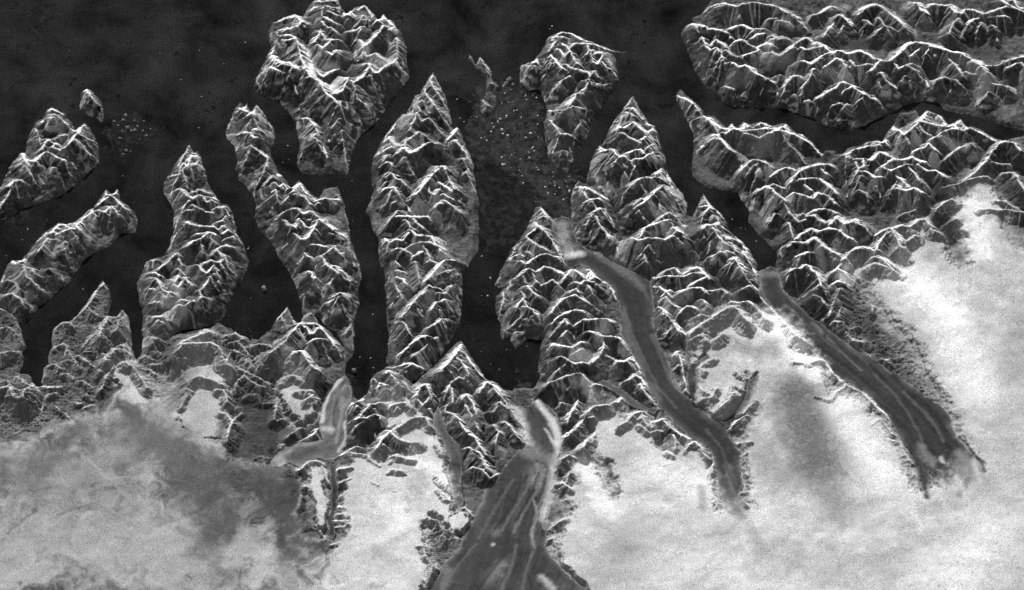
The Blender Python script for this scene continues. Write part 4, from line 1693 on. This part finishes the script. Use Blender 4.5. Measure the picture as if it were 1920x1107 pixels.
# ------------------------------------------------------------ scene
sc = bpy.context.scene
def wpt(x, g, z): return ((x-960)/10.0, (553.5/CT-g)/10.0, z/10.0)
def mat(name): 
    m = bpy.data.materials.new(name); m.use_nodes = True
    nt = m.node_tree; b = nt.nodes['Principled BSDF']
    b.inputs['Roughness'].default_value = 1; b.inputs['Specular IOR Level'].default_value = 0
    return m, nt, b
def node(nt, t, **kw):
    n = nt.nodes.new(t)
    for k, v in kw.items():
        if k in n.inputs.keys(): n.inputs[k].default_value = v
        else: setattr(n, k, v)
    return n
def grain(nt, scale, lo, hi, detail=2.0, stretch=(1,1,1)):
    tc = node(nt, 'ShaderNodeNewGeometry')
    mp = node(nt, 'ShaderNodeMapping'); mp.inputs['Scale'].default_value = stretch
    nt.links.new(tc.outputs['Position'], mp.inputs['Vector'])
    n = node(nt, 'ShaderNodeTexNoise', Scale=scale, Detail=detail, Roughness=.8)
    nt.links.new(mp.outputs[0], n.inputs['Vector'])
    r = node(nt, 'ShaderNodeMapRange')
    for k, v in (('From Min', .25), ('From Max', .75), ('To Min', lo), ('To Max', hi)): r.inputs[k].default_value = v
    nt.links.new(n.outputs[0], r.inputs[0])
    return r.outputs[0]
def mul(nt, a, b):
    m = node(nt, 'ShaderNodeMath', operation='MULTIPLY'); nt.links.new(a, m.inputs[0]); nt.links.new(b, m.inputs[1]); return m.outputs[0]
def terrain_mat(name, gscale, lo, hi, rough_lo=.75, rough_hi=1.25):
    m, nt, b = mat(name)
    at = node(nt, 'ShaderNodeAttribute', attribute_name='albedo')
    f = mul(nt, at.outputs['Fac'], grain(nt, gscale, lo, hi, 3))
    f = mul(nt, f, grain(nt, gscale*.23, rough_lo, rough_hi, 2))
    nt.links.new(f, b.inputs['Base Color'])
    return m
M_ROCK = terrain_mat('banded_rock_and_snow', 4.6, .45, 1.55, .8, 1.2)
M_ICE = terrain_mat('granular_firn', 5.2, .15, 1.85, .96, 1.04)
M_GLAC = terrain_mat('crevassed_glacier_ice', 4.9, .45, 1.55, .85, 1.15)

def tag(o, label=None, cat=None, group=None, kind=None):
    if label: o['label'] = label
    if cat: o['category'] = cat
    if group: o['group'] = group
    if kind: o['kind'] = kind
    return o
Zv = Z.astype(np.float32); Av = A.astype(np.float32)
XX = np.broadcast_to(GX, Z.shape); YY = np.broadcast_to(GG, Z.shape)
def grid_mesh(name, cells, material, zoff=0.0, zarr=None, aarr=None):
    """one mesh object out of the chosen cells of the map"""
    zarr = Zv if zarr is None else zarr; aarr = Av if aarr is None else aarr
    j, i = np.nonzero(cells)
    if len(j) == 0: return None
    v0 = j*nx+i; quads = np.stack([v0+nx, v0+nx+1, v0+1, v0], 1)
    uniq, inv = np.unique(quads, return_inverse=True); inv = inv.reshape(quads.shape)
    x = XX.ravel()[uniq]; g = YY.ravel()[uniq]; z = zarr.ravel()[uniq]+zoff
    co = np.stack([(x-960)/10, (553.5/CT-g)/10, z/10], 1).astype(np.float32)
    org = np.array([co[:,0].mean(), co[:,1].mean(), 0.0], np.float32); co -= org
    me = bpy.data.meshes.new(name)
    me.vertices.add(len(uniq)); me.vertices.foreach_set('co', co.ravel())
    n = len(quads)
    me.loops.add(n*4); me.loops.foreach_set('vertex_index', inv.ravel().astype(np.int32))
    me.polygons.add(n); me.polygons.foreach_set('loop_start', np.arange(0, n*4, 4, dtype=np.int32))
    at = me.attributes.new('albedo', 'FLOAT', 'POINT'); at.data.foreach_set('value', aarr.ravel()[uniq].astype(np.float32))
    me.update(calc_edges=True); me.shade_smooth()
    me.materials.append(material)
    o = bpy.data.objects.new(name, me); sc.collection.objects.link(o); o.location = org
    return o
def cellmax(a): return np.maximum(np.maximum(a[:-1,:-1], a[1:,:-1]), np.maximum(a[:-1,1:], a[1:,1:]))
def pad(c): 
    o = np.zeros((ng, nx), bool); o[:-1,:-1] = c; return o
LAND = cellmax(Z) > -2.5
lab = LAB[:-1,:-1].astype(int); isg = (GD[:-1,:-1] > 0); gi = GI[:-1,:-1]; isi = (ICEM[:-1,:-1] > .5) & ~isg
main = [k for k, c in enumerate(COAST) if c[0] == 'mainland'][0]
THINGS = {
 'islet': ('islet', 'small steep rock islet with a bright crest, alone in open water above the western island', 'island'),
 'westisland': ('rocky_island', 'broad jagged island near the left edge, below the small islet', 'island'),
 'westpeninsula': ('rocky_island', 'long bright-crested landmass slanting up to the right along the left edge', 'island'),
 'bigisland': ('rocky_island', 'large many-peaked island at the top edge with dark streaked cliffs below its crest', 'island'),
 'eastpen': ('mountain_peninsula', 'peninsula ending in a narrow tip with a small bright ring-shaped summit', 'peninsula'),
 'slimpen': ('mountain_peninsula', 'slender diagonal peninsula whose crest runs from three small peaks down to the right', 'peninsula'),
 'longpen': ('mountain_peninsula', 'longest peninsula, sharp-tipped, with a smooth dark bowl behind its point', 'peninsula'),
 'midisland': ('rocky_island', 'dome-shaped rocky island tapering to a lower spur beside the drift ice', 'island'),
 'narrowisland': ('rocky_island', 'thin low island with a single curved crest at the drift ice edge', 'island'),
 'conepen': ('mountain_peninsula', 'pyramid-shaped headland with stacked arched ridges right of the drift ice', 'peninsula'),
 'kpen': ('mountain_headland', 'short dark headland with nested ridges beside the curved glacier front', 'headland'),
 'northshore': ('mountain_coast', 'wide coast of snowy plateaus and scalloped cliffs filling the top right corner', 'coast'),
}
LPOLY = [
 ('mountain_headland', 'leaf-shaped headland of paired ridges left of the curved glacier front', 'headland', '915,690 925,500 1000,380 1045,410 1062,505 1040,520 1025,560 1025,640 1010,740 990,700 960,690'),
 ('mountain_ridge', 'long knife-edged ridge standing between two glaciers with its tip in the narrow fjord', 'ridge', '1298,420 1310,350 1340,360 1430,500 1480,620 1600,770 1560,760 1440,610 1400,560 1330,520'),
 ('mountain_headland', 'bulky headland with a smooth grey plateau and a long thin point to its upper left', 'headland', '1250,150 1500,200 1560,290 1580,400 1540,450 1580,470 1560,560 1500,600 1440,520 1300,360 1270,240'),
 ('mountain_block', 'isolated scalloped mountain block across a grey valley, above the snowy lobes', 'mountain', '1570,260 1680,190 1900,230 1870,300 1780,370 1700,395 1620,420 1575,400'),
 ('mountain_ridge', 'triangular mountain with a sharp summit left of the long tapering glacier', 'ridge', '830,690 868,628 960,740 985,850 930,910 880,930 850,800'),
 ('mountain_spur', 'twin-peaked bright-edged spur jutting into dark water above the bent glacier', 'ridge', '500,650 548,560 610,570 670,680 625,740 590,830 520,850 500,720'),
]
lab2 = lab.copy(); extra = []
for k, (nm, lb, ct, pp) in enumerate(LPOLY):
    P = [(float(a), (float(b)+8)/CT) for a, b in (q.split(',') for q in pp.split())]
    m = inside(P)[:-1,:-1]; lab2[m & (lab == main)] = 100+k
free = LAND & ~isg & ~isi
for k, c in enumerate(COAST):
    if k == main: continue
    nm, lb, ct = THINGS[c[0]]
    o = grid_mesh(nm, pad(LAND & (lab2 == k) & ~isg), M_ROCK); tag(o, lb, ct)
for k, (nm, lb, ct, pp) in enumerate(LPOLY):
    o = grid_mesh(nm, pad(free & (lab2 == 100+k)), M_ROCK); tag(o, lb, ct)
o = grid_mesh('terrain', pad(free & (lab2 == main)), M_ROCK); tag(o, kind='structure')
o = grid_mesh('ice_sheet', pad(LAND & isi & ((lab2 == main) | (lab2 >= 100))), M_ICE); tag(o, kind='structure')
GL = {'kang': ('glacier', 'pale S-bent glacier that ends in dark water beside a dark bare hill', 'glacier'),
 'rinks': ('glacier', 'broadest glacier, dark below and split by bright curving bands near its front', 'glacier'),
 'g3': ('glacier', 'long winding dark glacier with a bright crumbled front and several side branches', 'glacier'),
 'g4': ('glacier', 'straight diagonal dark grey glacier fanning out towards the lower right', 'glacier'),
 'vg1': ('valley_glacier', 'narrow light grey glacier between two toothed ridges left of the broadest glacier', 'glacier'),
 'vg2': ('valley_glacier', 'short thin glacier joining the winding glacier from above', 'glacier'),
 'vg3': ('valley_glacier', 'small curved glacier branch joining the winding glacier from the right', 'glacier'),
 'vg4': ('valley_glacier', 'grey side glacier joining the winding glacier from the left', 'glacier'),
 'vg5': ('valley_glacier', 'thin dark straight trough glacier between two comb-edged snowfields', 'glacier')}
M_FRONT = terrain_mat('crumbled_glacier_front', 3.4, .40, 1.60, .7, 1.3)
FRONT = {'kang': [(640,695),(665,695),(668,740),(650,735),(628,712)], 'rinks': [(962,757),(1010,738),(1030,765),(1010,775),(970,775)],
 'g3': [(1035,405),(1085,405),(1095,455),(1085,492),(1062,500),(1050,460)], 'g4': [(1420,500),(1460,495),(1466,528),(1440,535),(1422,525)]}
for k, g in enumerate(GLAC):
    nm, lb, ct = GL[g[0]]
    F = np.zeros_like(isg)
    if g[0] in FRONT:
        F = (sdist([(a, (bb+4)/CT) for a, bb in FRONT[g[0]]], 30)+5*FN > 0)[:-1,:-1] & isg & (gi == k) & LAND
    o = grid_mesh(nm, pad(LAND & isg & (gi == k) & ~F), M_GLAC)
    if not o: continue
    tag(o, lb, ct)
    if g[0] in FRONT:
        c = grid_mesh('calving_front', pad(F), M_FRONT)
        c.parent = o; c.location = Vector(c.location)-Vector(o.location)
# ------------------------------------------------------------ water
me = bpy.data.meshes.new('water')
E = 420; me.from_pydata([(-E,-E,0),(E,-E,0),(E,E,0),(-E,E,0)], [], [(0,1,2,3)])
m, nt, b = mat('dark_fjord_water')
pos = node(nt, 'ShaderNodeNewGeometry')
wn = node(nt, 'ShaderNodeTexNoise', Scale=.05, Detail=4.0); nt.links.new(pos.outputs['Position'], wn.inputs['Vector'])
wm = node(nt, 'ShaderNodeVectorMath', operation='MULTIPLY_ADD'); nt.links.new(wn.outputs[1], wm.inputs[0]); wm.inputs[1].default_value = (14,14,0)
nt.links.new(pos.outputs['Position'], wm.inputs[2])
n2 = node(nt, 'ShaderNodeTexNoise', Scale=.11, Detail=6.0, Roughness=.62); nt.links.new(wm.outputs[0], n2.inputs['Vector'])
mr = node(nt, 'ShaderNodeMapRange')
for k, v in (('From Min', .24), ('From Max', .76), ('To Min', .0005), ('To Max', .022)): mr.inputs[k].default_value = v
nt.links.new(n2.outputs[0], mr.inputs[0])
# open sea (north-west) is a little rougher and paler than the fjords
sp = node(nt, 'ShaderNodeSeparateXYZ'); nt.links.new(pos.outputs['Position'], sp.inputs[0])
sea = node(nt, 'ShaderNodeMapRange')
for k, v in (('From Min', -10), ('From Max', 50), ('To Min', .72), ('To Max', 1.25)): sea.inputs[k].default_value = v
nt.links.new(sp.outputs['Y'], sea.inputs[0])
f = mul(nt, mr.outputs[0], sea.outputs[0]); f = mul(nt, f, grain(nt, 4.2, -.5, 2.6, 3))
nt.links.new(f, b.inputs['Base Color'])
me.materials.append(m); o = bpy.data.objects.new('water', me); sc.collection.objects.link(o); tag(o, kind='structure')
# ------------------------------------------------------------ drift ice: thin broken sheets on the water
ms = np.zeros((ng, nx), np.float32); ma = np.zeros((ng, nx), np.float32)
for al, dens, pp in MELANGE:
    P = [(float(a), float(bb)/CT) for a, bb in (q.split(',') for q in pp.split())]
    s = sdist(P, 40.0)
    k = sst(-30, 30, s)*dens
    up = k > ms; ma = np.where(up, al, ma); ms = np.maximum(ms, k)
nz = .5+.34*fbm(22, 700, 5, .7)+.10*fbm(3.5, 740, 2)
ice = (ms > nz) & (SEA < -1.5)
zz = (.30+.25*fbm(5, 760, 2)).clip(.12, .9).astype(np.float32)
aa = (.34*ma*(1+.45*fbm(9, 770, 3)+.25*fbm(3, 780, 2))).clip(.008, .3).astype(np.float32)
o = grid_mesh('drift_ice', ice & (XX > X0+2) & (XX < X1-3), M_GLAC, 0, zz, aa); tag(o, kind='stuff')
# ------------------------------------------------------------ icebergs and skerries
M_BERG, nt, b = mat('berg_ice'); nt.links.new(grain(nt, 2.3, .12, .95), b.inputs['Base Color'])
M_SKER, nt, b = mat('skerry_rock'); nt.links.new(grain(nt, 7, .08, .30), b.inputs['Base Color'])
def chunk(name, seed, r, h, material, flat=False):
    q = np.random.RandomState(seed); n = 7 if r < .3 else 10; vs = []; fs = []
    rings = ((1.0, -.15), (.92, .35), (.55, .8)) if not flat else ((1.0, -.15), (.95, .5), (.8, .8))
    for rr, zz_ in rings:
        for k in range(n):
            a = 2*math.pi*(k+q.rand()*.5)/n; w = r*rr*(.7+.6*q.rand())
            vs.append((w*math.cos(a), w*.8*math.sin(a), h*zz_*(.8+.4*q.rand())))
    vs.append((r*.15*(q.rand()-.5), 0, h))
    for t in range(2):
        for k in range(n):
            k2 = (k+1) % n; fs.append((t*n+k, t*n+k2, (t+1)*n+k2, (t+1)*n+k))
    for k in range(n): fs.append((2*n+k, 2*n+(k+1) % n, 3*n))
    me = bpy.data.meshes.new(name); me.from_pydata(vs, [], fs); me.materials.append(material)
    return me
PROTO = [chunk('iceberg', 40+k, .22, .22, M_BERG) for k in range(5)]
def berg(x, v, s, label, group, nm='iceberg', protos=PROTO, seed=0, cat='iceberg'):
    o = bpy.data.objects.new(nm, protos[seed % len(protos)]); sc.collection.objects.link(o)
    o.location = wpt(x, v/CT, 0); o.scale = (s*(1+.3*math.sin(seed*3.1)), s, s); o.rotation_euler = (0, 0, seed*1.7)
    tag(o, label, cat, group)
for k, q in enumerate(BERGS.split()):
    x, v, s = map(float, q.split(',')); berg(x, v, s*.72, 'small white iceberg glinting alone in dark fjord water', 'icebergs scattered in the open fjords', seed=k)
q = np.random.RandomState(21); n = 0
mm = (SEA < -6)
P = inside([(a, bb/CT) for a, bb in ((905,130),(960,170),(1010,180),(1015,280),(1050,330),(1085,320),(1065,380),(1010,390),(960,330),(900,260))]) & mm
js, is_ = np.nonzero(P)
for k in range(230):
    t = q.randint(len(js)); x = XX[js[t], is_[t]]; g = YY[js[t], is_[t]]
    berg(x, g*CT, .22+1.3*q.rand()**6, 'tiny bright iceberg among the drift ice between two islands', 'icebergs in the drift ice', seed=k+100)
P = [chunk('skerry', 70+k, .32, .30, M_SKER) for k in range(3)]
for k, qq in enumerate(SKERRIES.split()):
    x, v, s = map(float, qq.split(',')); berg(x, v, s, 'tiny low grey skerry in the cluster right of the western island', 'skerries in the open bay', 'skerry', P, k, 'skerry')
big = chunk('iceberg', 91, 1.0, .8, M_SKER, True)
o = bpy.data.objects.new('iceberg', big); sc.collection.objects.link(o); o.location = wpt(495, 543/CT, 0); o.scale = (.45, .75, 1)
tag(o, 'larger grey oval iceberg alone in the dark fjord between two peninsulas', 'iceberg')
o = bpy.data.objects.new('iceberg', big.copy()); sc.collection.objects.link(o); o.location = wpt(664, 697/CT, 0); o.scale = (.45, .5, 1)
tag(o, 'round grey iceberg floating just off the front of the bent pale glacier', 'iceberg')
# ------------------------------------------------------------ light, sky, camera
SUN_E, SUN_A = 38.0, 12.0             # elevation; degrees west of straight up
w = bpy.data.worlds.new('World'); sc.world = w; w.use_nodes = True; nt = w.node_tree
bg = nt.nodes['Background']; sky = nt.nodes.new('ShaderNodeTexSky'); sky.sky_type = 'NISHITA'; sky.sun_disc = False
sky.sun_elevation = math.radians(SUN_E); sky.sun_rotation = math.radians(-SUN_A)
bw = nt.nodes.new('ShaderNodeRGBToBW'); nt.links.new(sky.outputs[0], bw.inputs[0]); nt.links.new(bw.outputs[0], bg.inputs[0])
bg.inputs['Strength'].default_value = .15
L = bpy.data.lights.new('sun', 'SUN'); L.energy = 5.0; L.angle = math.radians(.5); L.color = (1, 1, 1)
lo = bpy.data.objects.new('sun', L); sc.collection.objects.link(lo)
d = Vector((-math.sin(math.radians(SUN_A))*math.cos(math.radians(SUN_E)), math.cos(math.radians(SUN_A))*math.cos(math.radians(SUN_E)), math.sin(math.radians(SUN_E))))
lo.rotation_euler = d.to_track_quat('Z', 'Y').to_euler(); lo.location = d*200
cam = bpy.data.cameras.new('camera'); co = bpy.data.objects.new('camera', cam); sc.collection.objects.link(co); sc.camera = co
cam.type = 'ORTHO'; cam.ortho_scale = 192.0; cam.clip_start = 1; cam.clip_end = 3000
co.rotation_euler = (TH, 0, 0)
co.location = (0, -400*ST, 400*CT)
sc.view_settings.view_transform = 'Standard'; sc.view_settings.look = 'None'; sc.view_settings.exposure = 0; sc.view_settings.gamma = 1
sc.cycles.use_denoising = False; sc.cycles.max_bounces = 3; sc.cycles.diffuse_bounces = 1
